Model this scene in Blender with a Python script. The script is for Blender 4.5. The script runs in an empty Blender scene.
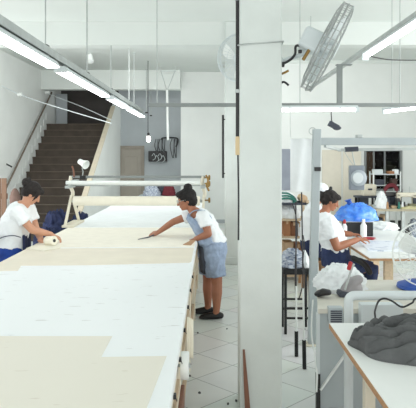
import bpy, bmesh, math, random
from mathutils import Vector, Matrix, noise
V = Vector
PI = math.pi
random.seed(7)
SC = bpy.context.scene
COL = SC.collection

# ------------------------------------------------------------------ camera, world, light, exposure
FOC, CX, CY, EYE = 600.0, 211.0, 155.0, 1.8           # focal length and vanishing point in picture units, eye height
cam_data = bpy.data.cameras.new('camera')
cam = bpy.data.objects.new('camera', cam_data)
COL.objects.link(cam)
cam.location = (0, 0, EYE)
cam.rotation_euler = (PI / 2, 0, 0)
cam_data.sensor_fit = 'HORIZONTAL'
cam_data.sensor_width = 36
cam_data.lens = FOC / 416 * 36
cam_data.shift_x = -(CX - 208) / 416
cam_data.shift_y = -(204 - CY) / 416
cam_data.clip_start = 0.05
SC.camera = cam

world = bpy.data.worlds.new('world')
SC.world = world
world.use_nodes = True
world.node_tree.nodes['Background'].inputs[0].default_value = (0.985, 1.0, 0.985, 1)
world.node_tree.nodes['Background'].inputs[1].default_value = 1.5

def area(name, loc, aim, sx, sy, power, col=(0.99, 1, 0.985)):
    d = bpy.data.lights.new(name, 'AREA')
    d.shape = 'RECTANGLE'; d.size = sx; d.size_y = sy; d.energy = power; d.color = col
    o = bpy.data.objects.new(name, d); COL.objects.link(o)
    o.location = loc; o.rotation_euler = V(aim).to_track_quat('-Z', 'Y').to_euler()
    return o
# added area lights out of view, filling the room from behind and both sides
area('fill_behind', (0.5, -2.6, 2.0), (0, 1, -0.15), 8, 3.0, 110)
area('fill_side', (5.85, 8.0, 1.7), (-0.8, 0.5, -0.25), 8, 2.4, 270)
area('fill_open_side', (-5.7, 9.0, 1.3), (0.72, 0.68, -0.1), 4.2, 1.8, 130)
# added fill light hidden behind the first beam, brightens the far end
area('beam_fill', (-0.9, 10.32, 3.78), (0, 0.92, -0.32), 4.0, 0.14, 80)
TUBE = 10.0

SC.view_settings.view_transform = 'Standard'
SC.view_settings.look = 'None'
SC.view_settings.gamma = 1
SC.view_settings.use_curve_mapping = False
SC.view_settings.exposure = -0.17
SC.cycles.use_denoising = True
SC.cycles.max_bounces = 10
SC.cycles.diffuse_bounces = 6

# ------------------------------------------------------------------ helpers
def P(px, py, Y):
    return V(((px - CX) * Y / FOC, Y, EYE - (py - CY) * Y / FOC))
def XX(px, Y): return (px - CX) * Y / FOC
def ZZ(py, Y): return EYE - (py - CY) * Y / FOC
def YY(py, Z=0.0): return FOC * (EYE - Z) / (py - CY)

def lin(c):
    return tuple(((x / 255) / 12.92 if x / 255 <= 0.04045 else ((x / 255 + 0.055) / 1.055) ** 2.4) for x in c)

MATS = {}
def mat(name, rgb, rough=0.6, metal=0.0, var=0.06, scale=6.0, bump=0.0, bscale=40.0, coat=0.0, stretch=(1, 1, 1), rgb2=None):
    if name in MATS: return MATS[name]
    m = bpy.data.materials.new(name); m.use_nodes = True
    nt = m.node_tree; b = nt.nodes['Principled BSDF']
    c = lin(rgb)
    tc = nt.nodes.new('ShaderNodeTexCoord'); mp = nt.nodes.new('ShaderNodeMapping'); mp.inputs['Scale'].default_value = stretch
    nt.links.new(tc.outputs['Object'], mp.inputs['Vector'])
    n = nt.nodes.new('ShaderNodeTexNoise'); n.inputs['Scale'].default_value = scale; n.inputs['Detail'].default_value = 5
    nt.links.new(mp.outputs[0], n.inputs['Vector'])
    r = nt.nodes.new('ShaderNodeValToRGB')
    r.color_ramp.elements[0].position = 0.32; r.color_ramp.elements[1].position = 0.68
    lo = lin(rgb2) if rgb2 else tuple(x * (1 - var) for x in c)
    hi = c if rgb2 else tuple(min(1, x * (1 + var)) for x in c)
    r.color_ramp.elements[0].color = (*lo, 1); r.color_ramp.elements[1].color = (*hi, 1)
    nt.links.new(n.outputs[0], r.inputs[0]); nt.links.new(r.outputs[0], b.inputs['Base Color'])
    b.inputs['Roughness'].default_value = rough; b.inputs['Metallic'].default_value = metal
    if coat: b.inputs['Coat Weight'].default_value = coat
    if bump:
        n2 = nt.nodes.new('ShaderNodeTexNoise'); n2.inputs['Scale'].default_value = bscale; n2.inputs['Detail'].default_value = 4
        nt.links.new(mp.outputs[0], n2.inputs['Vector'])
        bp = nt.nodes.new('ShaderNodeBump'); bp.inputs['Strength'].default_value = bump; bp.inputs['Distance'].default_value = 0.02
        nt.links.new(n2.outputs[0], bp.inputs['Height']); nt.links.new(bp.outputs[0], b.inputs['Normal'])
    MATS[name] = m
    return m

def emit(name, rgb, strength):
    m = bpy.data.materials.new(name); m.use_nodes = True
    b = m.node_tree.nodes['Principled BSDF']
    b.inputs['Base Color'].default_value = (0.9, 0.9, 0.9, 1)
    b.inputs['Emission Color'].default_value = (*lin(rgb), 1); b.inputs['Emission Strength'].default_value = strength
    MATS[name] = m
    return m

def tile_mat():
    m = bpy.data.materials.new('floor_tiles'); m.use_nodes = True
    nt = m.node_tree; b = nt.nodes['Principled BSDF']; N = nt.nodes.new; L = nt.links.new
    g = N('ShaderNodeNewGeometry')
    s = 0.43
    # diagonal tile axes u = (x+y)/sqrt2, v = (y-x)/sqrt2
    def axis(vec, off):
        d = N('ShaderNodeVectorMath'); d.operation = 'DOT_PRODUCT'; L(g.outputs['Position'], d.inputs[0]); d.inputs[1].default_value = vec
        a = N('ShaderNodeMath'); a.operation = 'SUBTRACT'; L(d.outputs['Value'], a.inputs[0]); a.inputs[1].default_value = off
        q = N('ShaderNodeMath'); q.operation = 'DIVIDE'; L(a.outputs[0], q.inputs[0]); q.inputs[1].default_value = s
        fl = N('ShaderNodeMath'); fl.operation = 'FLOOR'; L(q.outputs[0], fl.inputs[0])
        fr = N('ShaderNodeMath'); fr.operation = 'FRACT'; L(q.outputs[0], fr.inputs[0])
        pp = N('ShaderNodeMath'); pp.operation = 'PINGPONG'; L(fr.outputs[0], pp.inputs[0]); pp.inputs[1].default_value = 0.5
        return fl, pp
    k = 1 / math.sqrt(2)
    f1, p1 = axis((k, k, 0), 4.19); f2, p2 = axis((-k, k, 0), 3.07)
    mn = N('ShaderNodeMath'); mn.operation = 'MINIMUM'; L(p1.outputs[0], mn.inputs[0]); L(p2.outputs[0], mn.inputs[1])
    lt = N('ShaderNodeMath'); lt.operation = 'LESS_THAN'; L(mn.outputs[0], lt.inputs[0]); lt.inputs[1].default_value = 0.0085
    cmb = N('ShaderNodeCombineXYZ'); L(f1.outputs[0], cmb.inputs[0]); L(f2.outputs[0], cmb.inputs[1])
    wn = N('ShaderNodeTexWhiteNoise'); L(cmb.outputs[0], wn.inputs['Vector'])
    no = N('ShaderNodeTexNoise'); no.inputs['Scale'].default_value = 3.5; no.inputs['Detail'].default_value = 6; L(g.outputs['Position'], no.inputs['Vector'])
    mx = N('ShaderNodeMixRGB'); mx.inputs[1].default_value = (*lin((212, 217, 214)), 1); mx.inputs[2].default_value = (*lin((228, 232, 229)), 1); L(no.outputs[0], mx.inputs[0])
    mx3 = N('ShaderNodeMixRGB'); mx3.blend_type = 'MULTIPLY'; mx3.inputs[0].default_value = 0.06; L(mx.outputs[0], mx3.inputs[1]); L(wn.outputs['Color'], mx3.inputs[2])
    mx2 = N('ShaderNodeMixRGB'); L(lt.outputs[0], mx2.inputs[0]); L(mx3.outputs[0], mx2.inputs[1]); mx2.inputs[2].default_value = (*lin((140, 145, 143)), 1)
    L(mx2.outputs[0], b.inputs['Base Color'])
    b.inputs['Roughness'].default_value = 0.32
    return m

M_WALL = mat('white_wall_paint', (224, 227, 225), 0.8, var=0.03, scale=1.5, bump=0.08, bscale=25)
M_CEIL = mat('ceiling_paint', (216, 221, 218), 0.9, var=0.02, scale=1.0)
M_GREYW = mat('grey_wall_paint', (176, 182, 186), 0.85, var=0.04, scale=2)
M_BEIGEW = mat('cream_wall_paint', (214, 211, 202), 0.8, var=0.04, scale=2)
M_SHADEDW = mat('shade_toned_wall', (82, 78, 76), 0.9, var=0.08, scale=2)  # grey landing wall darkened to taupe: the stairwell shade is in the colour
M_COLUMN = mat('column_paint', (208, 214, 211), 0.75, var=0.035, scale=5, bump=0.15, bscale=14)
M_STAIR = mat('dark_stair_concrete', (80, 71, 63), 0.85, var=0.15, scale=5)
M_TILE = tile_mat()
M_WOOD = mat('plywood', (176, 136, 98), 0.6, var=0.14, scale=5, stretch=(1, 8, 8))
M_WOODD = mat('red_brown_wood', (120, 78, 58), 0.55, var=0.2, scale=6, stretch=(8, 8, 1))
M_WOODL = mat('pale_wood', (205, 184, 156), 0.6, var=0.1, scale=6, stretch=(8, 1, 8))
M_PAPERW = mat('white_paper', (240, 243, 245), 0.55, var=0.02, scale=3)
M_CREAM = mat('cream_cotton', (236, 231, 215), 0.8, var=0.03, scale=8)
M_KRAFT = mat('kraft_paper', (228, 220, 204), 0.6, var=0.04, scale=4)
M_CLOTHW = mat('white_cloth', (234, 238, 240), 0.85, var=0.03, scale=6, bump=0.2, bscale=18)
M_TSHIRT = mat('white_jersey', (236, 240, 243), 0.9, var=0.02, scale=12, bump=0.15, bscale=20)
M_DENIM = mat('light_denim', (150, 166, 190), 0.9, var=0.16, scale=14, bump=0.1, bscale=60)
M_DENIMD = mat('dark_denim', (44, 56, 92), 0.9, var=0.25, scale=14)
M_ROYAL = mat('royal_blue_cloth', (24, 60, 140), 0.85, var=0.18, scale=9)
M_NAVY = mat('navy_cloth', (34, 44, 78), 0.9, var=0.3, scale=9)
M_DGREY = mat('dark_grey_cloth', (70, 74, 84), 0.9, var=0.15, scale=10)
M_GREYC = mat('grey_fleece', (90, 92, 93), 0.95, var=0.14, scale=10, bump=0.3, bscale=60)
M_SKIN1 = mat('tan_skin', (160, 106, 80), 0.5, var=0.05, scale=10)
M_SKIN2 = mat('fair_skin', (200, 148, 120), 0.5, var=0.05, scale=10)
M_SKIN3 = mat('brown_skin', (162, 106, 78), 0.5, var=0.05, scale=10)
M_HAIRB = mat('black_hair', (17, 14, 14), 0.75, var=0.3, scale=30, stretch=(1, 1, 4))
M_HAIRBR = mat('brown_hair', (27, 19, 17), 0.72, var=0.3, scale=30, stretch=(1, 1, 4))
M_EYE = mat('dark_eye', (35, 25, 22), 0.3)
M_LIP = mat('lip', (150, 82, 74), 0.5)
M_BLACK = mat('black_plastic', (28, 28, 30), 0.45, var=0.2)
M_RUBBER = mat('black_rubber', (24, 25, 27), 0.7, var=0.15)
M_CORD = mat('cable_sheath', (40, 40, 43), 0.6)
M_STEEL = mat('galvanised_steel', (176, 182, 181), 0.45, metal=0.25, var=0.1, scale=8)
M_GREYM = mat('grey_enamel', (172, 181, 184), 0.45, var=0.04, scale=4)
M_PGREY = mat('pale_grey_enamel', (205, 213, 215), 0.45, var=0.04, scale=4)
M_WMET = mat('white_enamel', (230, 234, 232), 0.4, var=0.03)
M_BEIGEM = mat('cream_enamel', (222, 216, 198), 0.45, var=0.04)
M_BRASS = mat('brass', (150, 120, 70), 0.4, metal=0.7)
M_WIRE = mat('wire_chrome', (158, 163, 162), 0.4, metal=0.2)
M_TUBE = emit('lit_diffuser', (252, 254, 255), TUBE)
M_SPOT = emit('lit_spot', (255, 252, 245), 9.0)
M_BLUEBAG = mat('blue_polythene', (28, 112, 226), 0.3, rgb2=(96, 160, 240), scale=10, coat=0.4)
M_BLUEP = mat('blue_plastic', (32, 80, 168), 0.4, var=0.1)
M_RED = mat('red_plastic', (176, 44, 46), 0.5, var=0.1)
M_REDC = mat('red_cloth', (100, 36, 44), 0.9, var=0.2)
M_CARD = mat('cardboard', (166, 118, 84), 0.85, var=0.1)
M_CARDP = mat('pale_cardboard', (206, 178, 146), 0.85, var=0.08)
M_TEAL = mat('teal_cloth', (56, 120, 108), 0.9)
M_STRIPE = mat('blue_white_marled_cloth', (216, 222, 230), 0.9, rgb2=(92, 108, 138), scale=26, stretch=(1, 1, 2.5))
M_DOOR = mat('taupe_door', (158, 151, 141), 0.6, var=0.04)
M_GLASS = bpy.data.materials.new('window_glass'); M_GLASS.use_nodes = True
_b = M_GLASS.node_tree.nodes['Principled BSDF']
_b.inputs['Base Color'].default_value = (0.9, 0.95, 0.95, 1); _b.inputs['Roughness'].default_value = 0.03; _b.inputs['Transmission Weight'].default_value = 1.0; _b.inputs['IOR'].default_value = 1.06

# ---- mesh builder
def frame(d):
    d = d.normalized()
    a = V((0, 0, 1)) if abs(d.z) < 0.9 else V((1, 0, 0))
    u = d.cross(a).normalized()
    return u, u.cross(d).normalized()

class MB:
    def __init__(s): s.v = []; s.f = []
    def add(s, vs, fs):
        o = len(s.v); s.v += [V(x) for x in vs]; s.f += [tuple(i + o for i in f) for f in fs]; return s
    def box(s, c, d, rz=0, rot=None):
        R = rot if rot is not None else Matrix.Rotation(rz, 3, 'Z')
        c = V(c); h = [x / 2 for x in d]
        vs = [c + R @ V((sx * h[0], sy * h[1], sz * h[2])) for sz in (-1, 1) for sx, sy in ((-1, -1), (1, -1), (1, 1), (-1, 1))]
        return s.add(vs, [(3, 2, 1, 0), (4, 5, 6, 7), (0, 1, 5, 4), (1, 2, 6, 5), (2, 3, 7, 6), (3, 0, 4, 7)])
    def bb(s, x0, x1, y0, y1, z0, z1):
        return s.box(((x0 + x1) / 2, (y0 + y1) / 2, (z0 + z1) / 2), (abs(x1 - x0), abs(y1 - y0), abs(z1 - z0)))
    def bar(s, p, q, w, h, up=(0, 0, 1)):
        p, q = V(p), V(q); d = (q - p); L = d.length; d.normalize(); up = V(up)
        if abs(d.dot(up)) > 0.95: up = V((0, 1, 0))
        x = d.cross(up).normalized(); z = x.cross(d)
        R = Matrix((x, d, z)).transposed()
        return s.box((p + q) / 2, (w, L, h), rot=R)
    def loft(s, pts, rad, ref=None, n=12, cap=True, closed=False):
        """rings along pts; rad = r or (a, b); a is measured along ref (projected), b across it"""
        pts = [V(p) for p in pts]; N = len(pts)
        if not isinstance(rad, (list, tuple)) or (isinstance(rad, tuple) and len(rad) == 2 and N != 2): rad = [rad] * N
        rings = []
        pu = None
        P_, R_, T_ = [], [], []
        for i in range(N):
            if closed: t = pts[(i + 1) % N] - pts[i - 1]
            else: t = pts[min(i + 1, N - 1)] - pts[max(i - 1, 0)]
            t.normalize()
            r = rad[i]; r = (r, r) if not isinstance(r, (tuple, list)) else r
            P_.append(pts[i]); R_.append(r); T_.append(t)
        if cap == 'round' and not closed:
            for end in (0, 1):
                i = 0 if end == 0 else -1
                p, r, t = P_[i], R_[i], T_[i]; sgn = -1 if end == 0 else 1; m = min(r)
                new = [(p + t * sgn * m * math.sin(a), (r[0] * math.cos(a), r[1] * math.cos(a)), t) for a in (0.5, 0.95, 1.35)]
                if end == 0:
                    new.reverse(); P_ = [x[0] for x in new] + P_; R_ = [x[1] for x in new] + R_; T_ = [x[2] for x in new] + T_
                else:
                    P_ += [x[0] for x in new]; R_ += [x[1] for x in new]; T_ += [x[2] for x in new]
        for p, r, t in zip(P_, R_, T_):
            if ref is not None and abs(V(ref).normalized().dot(t)) < 0.97:
                u = V(ref) - t * V(ref).dot(t); u.normalize()
            elif pu is not None:
                u = pu - t * pu.dot(t)
                u = frame(t)[0] if u.length < 1e-4 else u.normalized()
            else: u = frame(t)[0]
            pu = u; w = t.cross(u)
            rings.append([p + u * r[0] * math.cos(2 * PI * k / n) + w * r[1] * math.sin(2 * PI * k / n) for k in range(n)])
        vs = [v for rg in rings for v in rg]; M = len(rings); fs = []
        for i in range(M if closed else M - 1):
            j = (i + 1) % M
            for k in range(n):
                k2 = (k + 1) % n
                fs.append((i * n + k, i * n + k2, j * n + k2, j * n + k))
        if not closed:
            fs.append(tuple(range(n - 1, -1, -1))); fs.append(tuple((M - 1) * n + k for k in range(n)))
        return s.add(vs, fs)
    def tube(s, pts, r, n=8, closed=False): return s.loft(pts, [r] * len(pts), n=n, closed=closed)
    def ell(s, c, r, R=None, n=14, m=9):
        c = V(c); R = R or Matrix.Identity(3); vs = [c + R @ V((0, 0, -r[2]))]
        for i in range(1, m):
            a = -PI / 2 + PI * i / m
            for k in range(n):
                b = 2 * PI * k / n
                vs.append(c + R @ V((r[0] * math.cos(a) * math.cos(b), r[1] * math.cos(a) * math.sin(b), r[2] * math.sin(a))))
        vs.append(c + R @ V((0, 0, r[2]))); fs = []
        for k in range(n): fs.append((0, 1 + (k + 1) % n, 1 + k))
        for i in range(m - 2):
            for k in range(n):
                a = 1 + i * n; fs.append((a + k, a + (k + 1) % n, a + n + (k + 1) % n, a + n + k))
        T = len(vs) - 1; a = 1 + (m - 2) * n
        for k in range(n): fs.append((a + k, a + (k + 1) % n, T))
        return s.add(vs, fs)
    def lathe(s, prof, c, axis=(0, 0, 1), n=24):
        """prof = [(radius, height)...] about axis through c; ends closed"""
        c = V(c); ax = V(axis).normalized(); u, w = frame(ax); vs = []; fs = []
        for r, h in prof:
            for k in range(n):
                a = 2 * PI * k / n; vs.append(c + ax * h + (u * math.cos(a) + w * math.sin(a)) * max(r, 1e-5))
        for i in range(len(prof) - 1):
            for k in range(n):
                k2 = (k + 1) % n; fs.append((i * n + k, i * n + k2, (i + 1) * n + k2, (i + 1) * n + k))
        fs.append(tuple(range(n - 1, -1, -1))); fs.append(tuple((len(prof) - 1) * n + k for k in range(n)))
        return s.add(vs, fs)
    def prism(s, poly, d):
        """poly = list of 3D points (planar), extruded by vector d"""
        n = len(poly); d = V(d); vs = [V(p) for p in poly] + [V(p) + d for p in poly]
        fs = [tuple(range(n - 1, -1, -1)), tuple(range(n, 2 * n))] + [(i, (i + 1) % n, n + (i + 1) % n, n + i) for i in range(n)]
        return s.add(vs, fs)
    def build(s, name, m, parent=None, smooth=False, bevel=0.0, seg=2):
        me = bpy.data.meshes.new(name)
        off = parent['_o'] if parent is not None and '_o' in parent else None
        off = V(off) if off is not None else V((0, 0, 0))
        me.from_pydata([v - off for v in s.v], [], s.f)
        bm = bmesh.new(); bm.from_mesh(me); bmesh.ops.recalc_face_normals(bm, faces=bm.faces); bm.to_mesh(me); bm.free()
        me.materials.append(m)
        o = bpy.data.objects.new(name, me); COL.objects.link(o)
        if parent is not None:
            o.parent = parent; o['_o'] = list(off)
        if smooth:
            for p in me.polygons: p.use_smooth = True
            me.set_sharp_from_angle(angle=math.radians(smooth if smooth is not True else 50))
        if bevel:
            b = o.modifiers.new('bevel', 'BEVEL'); b.width = bevel; b.segments = seg; b.limit_method = 'ANGLE'
        return o

def bake(o):
    dg = bpy.context.evaluated_depsgraph_get()
    me = bpy.data.meshes.new_from_object(o.evaluated_get(dg))
    old = o.data; o.modifiers.clear(); o.data = me; bpy.data.meshes.remove(old)
    return o
def volume(mb, name, m, parent=None, voxel=0.008, it=4, wrinkle=None):
    """the shapes of mb fused into one continuous surface, with optional fold noise [(amplitude, frequency, stretch)]"""
    o = mb.build(name, m, parent)
    r = o.modifiers.new('fuse', 'REMESH'); r.mode = 'VOXEL'; r.voxel_size = voxel; r.use_smooth_shade = True
    sm = o.modifiers.new('soft', 'SMOOTH'); sm.iterations = it; sm.factor = 0.5
    bake(o)
    if wrinkle:
        me = o.data
        nrm = [v.normal.copy() for v in me.vertices]
        for v, nn in zip(me.vertices, nrm):
            d = 0
            for amp, fr, st in wrinkle:
                q = V((v.co.x * st[0], v.co.y * st[1], v.co.z * st[2])) * fr
                d += amp * (1 - 2 * abs(noise.noise(q + V((3.1, 7.7, 1.3)))) * 1.6)
            v.co += nn * d
    for p in o.data.polygons: p.use_smooth = True
    return o
def tag(o, label, cat, group=None, kind=None):
    o['label'] = label; o['category'] = cat
    if group: o['group'] = group
    if kind: o['kind'] = kind
    return o
def thing(name, loc, label, cat, group=None, kind=None):
    o = bpy.data.objects.new(name, None); COL.objects.link(o); o.location = loc; o['_o'] = list(loc)
    o.empty_display_size = 0.1
    return tag(o, label, cat, group, kind)
def kids(o): return [c for c in COL.objects if c.parent == o]
def copy_tree(o, loc=None, rz=None, label=None, parent=None):
    c = o.copy(); COL.objects.link(c)
    if parent is not None: c.parent = parent
    if loc is not None: c.location = loc; c['_o'] = list(loc)
    if rz is not None: c.rotation_euler = (0, 0, rz)
    if label: c['label'] = label
    for k in kids(o): copy_tree(k, parent=c)
    return c
def struct(o, label, cat): return tag(o, label, cat, kind='structure')
def arc(c, u, w, r, a0, a1, n=12): return [V(c) + V(u) * r * math.cos(a0 + (a1 - a0) * i / n) + V(w) * r * math.sin(a0 + (a1 - a0) * i / n) for i in range(n + 1)]
def smooth_path(pts, k=6):
    pts = [V(p) for p in pts]; out = []
    for i in range(len(pts) - 1):
        p0, p1, p2, p3 = pts[max(i - 1, 0)], pts[i], pts[i + 1], pts[min(i + 2, len(pts) - 1)]
        for j in range(k):
            t = j / k
            out.append(0.5 * ((2 * p1) + (p2 - p0) * t + (2 * p0 - 5 * p1 + 4 * p2 - p3) * t * t + (3 * p1 - p0 - 3 * p2 + p3) * t ** 3))
    out.append(pts[-1]); return out

# ------------------------------------------------------------------ the setting
CEIL = 4.0
struct(MB().bb(-6, 6.1, -3, 19, -0.12, 0).build('floor', M_TILE), 'white glazed floor tiles laid diagonally', 'floor')
struct(MB().bb(-6, 6.1, -3, 19, CEIL, CEIL + 0.15).build('ceiling', M_CEIL), 'plain white painted ceiling above the beams', 'ceiling')
struct(MB().bb(-4.55, -4.4, 11.6, 17.6, 0, CEIL).build('wall_left', M_WALL), 'pale wall beside the staircase carrying the handrail', 'wall')
struct(MB().bb(6.0, 6.15, 9, 14.15, 0, CEIL).build('wall_right', M_WALL), 'white side wall of the sewing area', 'wall')
WB = 15.9
struct(MB().bb(-0.8, 0.75, WB, WB + 0.2, 0, CEIL).build('wall_back', M_WALL), 'bright white end wall behind the standing worker', 'wall')
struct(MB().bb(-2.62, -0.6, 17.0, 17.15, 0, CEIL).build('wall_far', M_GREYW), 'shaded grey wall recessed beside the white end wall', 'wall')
struct(MB().bb(-4.55, -2.62, 17.6, 17.75, 0, CEIL).build('wall_landing', M_SHADEDW), 'grey wall with painted-in shade above the head of the stairs', 'wall')
# sewing side end wall, with a window opening cut between its pieces
WR = 14.0
wx0, wx1, wz0, wz1 = XX(364, WR), XX(402, WR), ZZ(191, WR), ZZ(149, WR)
w = MB()
w.bb(0.75, wx0, WR, WR + 0.2, 0, CEIL); w.bb(wx1, 6.1, WR, WR + 0.2, 0, CEIL)
w.bb(wx0, wx1, WR, WR + 0.2, 0, wz0); w.bb(wx0, wx1, WR, WR + 0.2, wz1, CEIL)
w.bb(0.6, 0.75, WR, WB + 0.2, 0, CEIL)
struct(w.build('wall_sewing', M_WALL), 'off-white end wall behind the sewing tables', 'wall')
# ceiling beams
for i, (y, zb, x0, x1) in enumerate(((9.9, 3.62, -6, 6.1), (15.55, 3.5, -4.4, -0.8))):
    b = MB().bb(x0, x1, y, y + 0.3, zb, CEIL).build('ceiling_beam', M_CEIL)
    struct(b, ['deep white ceiling beam spanning over the back pillar', 'deep white ceiling beam over the stair opening'][i], 'beam')
# columns
c = MB().bb(0.2, 0.497, 4.2, 4.5, 0, CEIL).build('column', M_COLUMN, bevel=0.012); struct(c, 'thick white column standing closest to the camera', 'column')
c = MB().bb(0.235, 0.52, 9.86, 10.24, 0, CEIL)
c.bb(0.225, 0.53, 9.85, 10.25, 0, 0.12)
struct(c.build('column', M_COLUMN, bevel=0.01), 'slimmer looking white pillar behind the thick column', 'column')

# stairs: 15 solid steps between the side wall and the sloping parapet
st = MB(); run, rise, y0 = 0.25, 0.175, 12.5
poly = [V((0, y0, 0))]
for i in range(15):
    poly += [V((0, y0 + run * i, rise * (i + 1) - 0.03)), V((0, y0 + run * i - 0.025, rise * (i + 1) - 0.03)), V((0, y0 + run * i - 0.025, rise * (i + 1))), V((0, y0 + run * (i + 1), rise * (i + 1)))]
poly += [V((0, 17.6, rise * 15)), V((0, 17.6, 0))]
poly = [V((-4.4, p.y, p.z)) for p in poly]
st.prism(poly, (4.4 - 2.66, 0, 0))
struct(st.build('staircase', M_STAIR), 'dark straight staircase climbing away beside the pale wall', 'stairs')
for i in range(15):
    ns = MB().bb(-4.38, -2.665, y0 + run * i - 0.032, y0 + run * i + 0.02, rise * (i + 1) - 0.004, rise * (i + 1) + 0.008).build('trim_%d' % (10 + i), mat('worn_nosing', (104, 93, 82), 0.7))
    struct(ns, 'worn paler nosing strip on one of the dark stair treads', 'trim')
# saw-toothed white skirting along the wall side of the steps
sk = MB()
for i in range(15):
    sk.bb(-4.4, -4.385, y0 + run * i - 0.02, y0 + run * (i + 1), rise * (i + 1), rise * (i + 1) + 0.28)
struct(sk.build('trim_1', M_WALL), 'stepped white skirting following the stairs', 'trim')
# sloping parapet on the open side, with a wooden capping
pa = MB().prism([V((-2.66, 11.9, 0)), V((-2.66, 17.0, 0)), V((-2.66, 17.0, 3.5)), V((-2.66, 16.0, 3.08)), V((-2.66, 11.9, 0.66))], (0.1, 0, 0))
struct(pa.build('wall_stair', M_WALL), 'white sloping parapet wall on the open side of the stairs', 'wall')
struct(MB().bar((-2.61, 11.85, 0.645), (-2.61, 16.0, 3.095), 0.11, 0.03).build('trim_2', mat('pale_cap', (206, 196, 176), 0.6)), 'pale wooden capping on the sloping stair parapet', 'trim')
# handrail on the wall
h = thing('handrail', (-4.33, 12.6, 1.0), 'dark wooden handrail sloping up the pale stair wall', 'handrail')
MB().tube([(-4.33, 12.5, 0.98), (-4.33, 16.3, 3.5)], 0.021, 10).build('rail', mat('dull_brown_rail', (112, 100, 88), 0.6), h, True)
for t in (0.1, 0.5, 0.9):
    p = V((-4.33, 12.5 + 3.8 * t, 0.98 + 2.52 * t))
    MB().tube([p, p + V((0, 0, -0.06)), p + V((-0.07, 0, -0.08))], 0.008, 6).build('bracket', M_STEEL, h, True)
# pale door leaf standing in the dark landing
d = MB().bb(-4.36, -4.06, 16.9, 16.95, 2.625, 3.52).build('door_1', M_GREYW); struct(d, 'bluish grey door edge at the head of the stairs', 'door')
# taupe door in the grey wall
D = thing('door_2', (XX(130, 17), 17.0, 0), 'taupe door with pale frame in the shaded grey wall', 'door', kind='structure')
x0, x1, zt = XX(121, 16.97), XX(141, 16.97), ZZ(149, 16.97)
f = MB(); f.bb(x0 - 0.09, x0, 16.94, 17, 0, zt + 0.09); f.bb(x1, x1 + 0.09, 16.94, 17, 0, zt + 0.09); f.bb(x0, x1, 16.94, 17, zt, zt + 0.09)
f.build('door_frame', mat('door_frame_paint', (146, 138, 128), 0.6), D)
f = MB(); f.bb(x0, x1, 16.965, 17, 0.0, zt)
for zc in (0.55, 1.4): f.bb(x0 + 0.1, x1 - 0.1, 16.955, 16.97, zc - 0.3, zc + 0.35)
f.build('door_panel', M_DOOR, D, bevel=0.006)
f = MB(); f.lathe([(0.012, 0), (0.012, 0.04), (0.028, 0.045), (0.028, 0.08), (0.01, 0.09)], (x1 - 0.07, 16.965, 1.0), (0, -1, 0), 12); f.build('door_knob', M_STEEL, D, True)
# window in the sewing wall
W = thing('window_1', ((wx0 + wx1) / 2, WR, wz0), 'dark window with steel frame above the far sewing tables', 'window', kind='structure')
f = MB(); t = 0.05
f.bb(wx0, wx0 + t, WR - 0.03, WR + 0.06, wz0, wz1); f.bb(wx1 - t, wx1, WR - 0.03, WR + 0.06, wz0, wz1)
f.bb(wx0, wx1, WR - 0.03, WR + 0.06, wz1 - t, wz1); f.bb(wx0, wx1, WR - 0.05, WR + 0.06, wz0, wz0 + t)
for k in (0.26, 0.55): f.bb(wx0 + (wx1 - wx0) * k - 0.015, wx0 + (wx1 - wx0) * k + 0.015, WR - 0.01, WR + 0.04, wz0, wz1)
f.build('window_frame', mat('grey_window_frame', (120, 124, 124), 0.5), W)
MB().bb(wx0 + t, wx1 - t, WR + 0.01, WR + 0.016, wz0 + t, wz1 - t).build('pane', M_GLASS, W)
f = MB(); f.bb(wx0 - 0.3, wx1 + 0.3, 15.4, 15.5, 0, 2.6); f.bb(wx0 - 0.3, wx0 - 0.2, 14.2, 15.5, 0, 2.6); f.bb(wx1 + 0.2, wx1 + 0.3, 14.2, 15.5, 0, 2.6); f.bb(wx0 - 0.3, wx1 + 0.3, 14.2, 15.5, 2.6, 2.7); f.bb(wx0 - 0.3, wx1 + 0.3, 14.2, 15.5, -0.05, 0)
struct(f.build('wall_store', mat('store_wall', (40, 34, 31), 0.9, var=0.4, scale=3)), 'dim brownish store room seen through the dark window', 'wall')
# blue grey panel on the wall
f = MB().bb(XX(262, WR), XX(290.5, WR), WR - 0.04, WR, ZZ(190, WR), ZZ(149, WR)).build('door_3', mat('blue_grey_panel', (140, 146, 158), 0.7, var=0.06), bevel=0.005)
struct(f, 'blue grey hatch beside the thick column on the sewing wall', 'door')
f = MB()
for a, b_ in ((322, 341), (343, 361)): f.bb(XX(a, WR), XX(b_, WR), WR - 0.03, WR, 0.02, ZZ(150, WR))
struct(f.build('door_4', mat('cream_cupboard', (212, 206, 192), 0.65, var=0.03), bevel=0.006), 'cream flush double doors in the sewing wall', 'door')
# strip of darker trim where the sewing wall meets the ceiling
struct(MB().bb(0.75, 6, WR - 0.05, WR, 3.94, CEIL).build('trim_3', M_CEIL), 'pale cornice along the sewing wall', 'trim')
struct(MB().bb(-0.8, 0.6, WB - 0.015, WB, 0, 0.09).build('baseboard_back', M_GREYW), 'thin grey skirting under the white end wall', 'baseboard')

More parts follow.
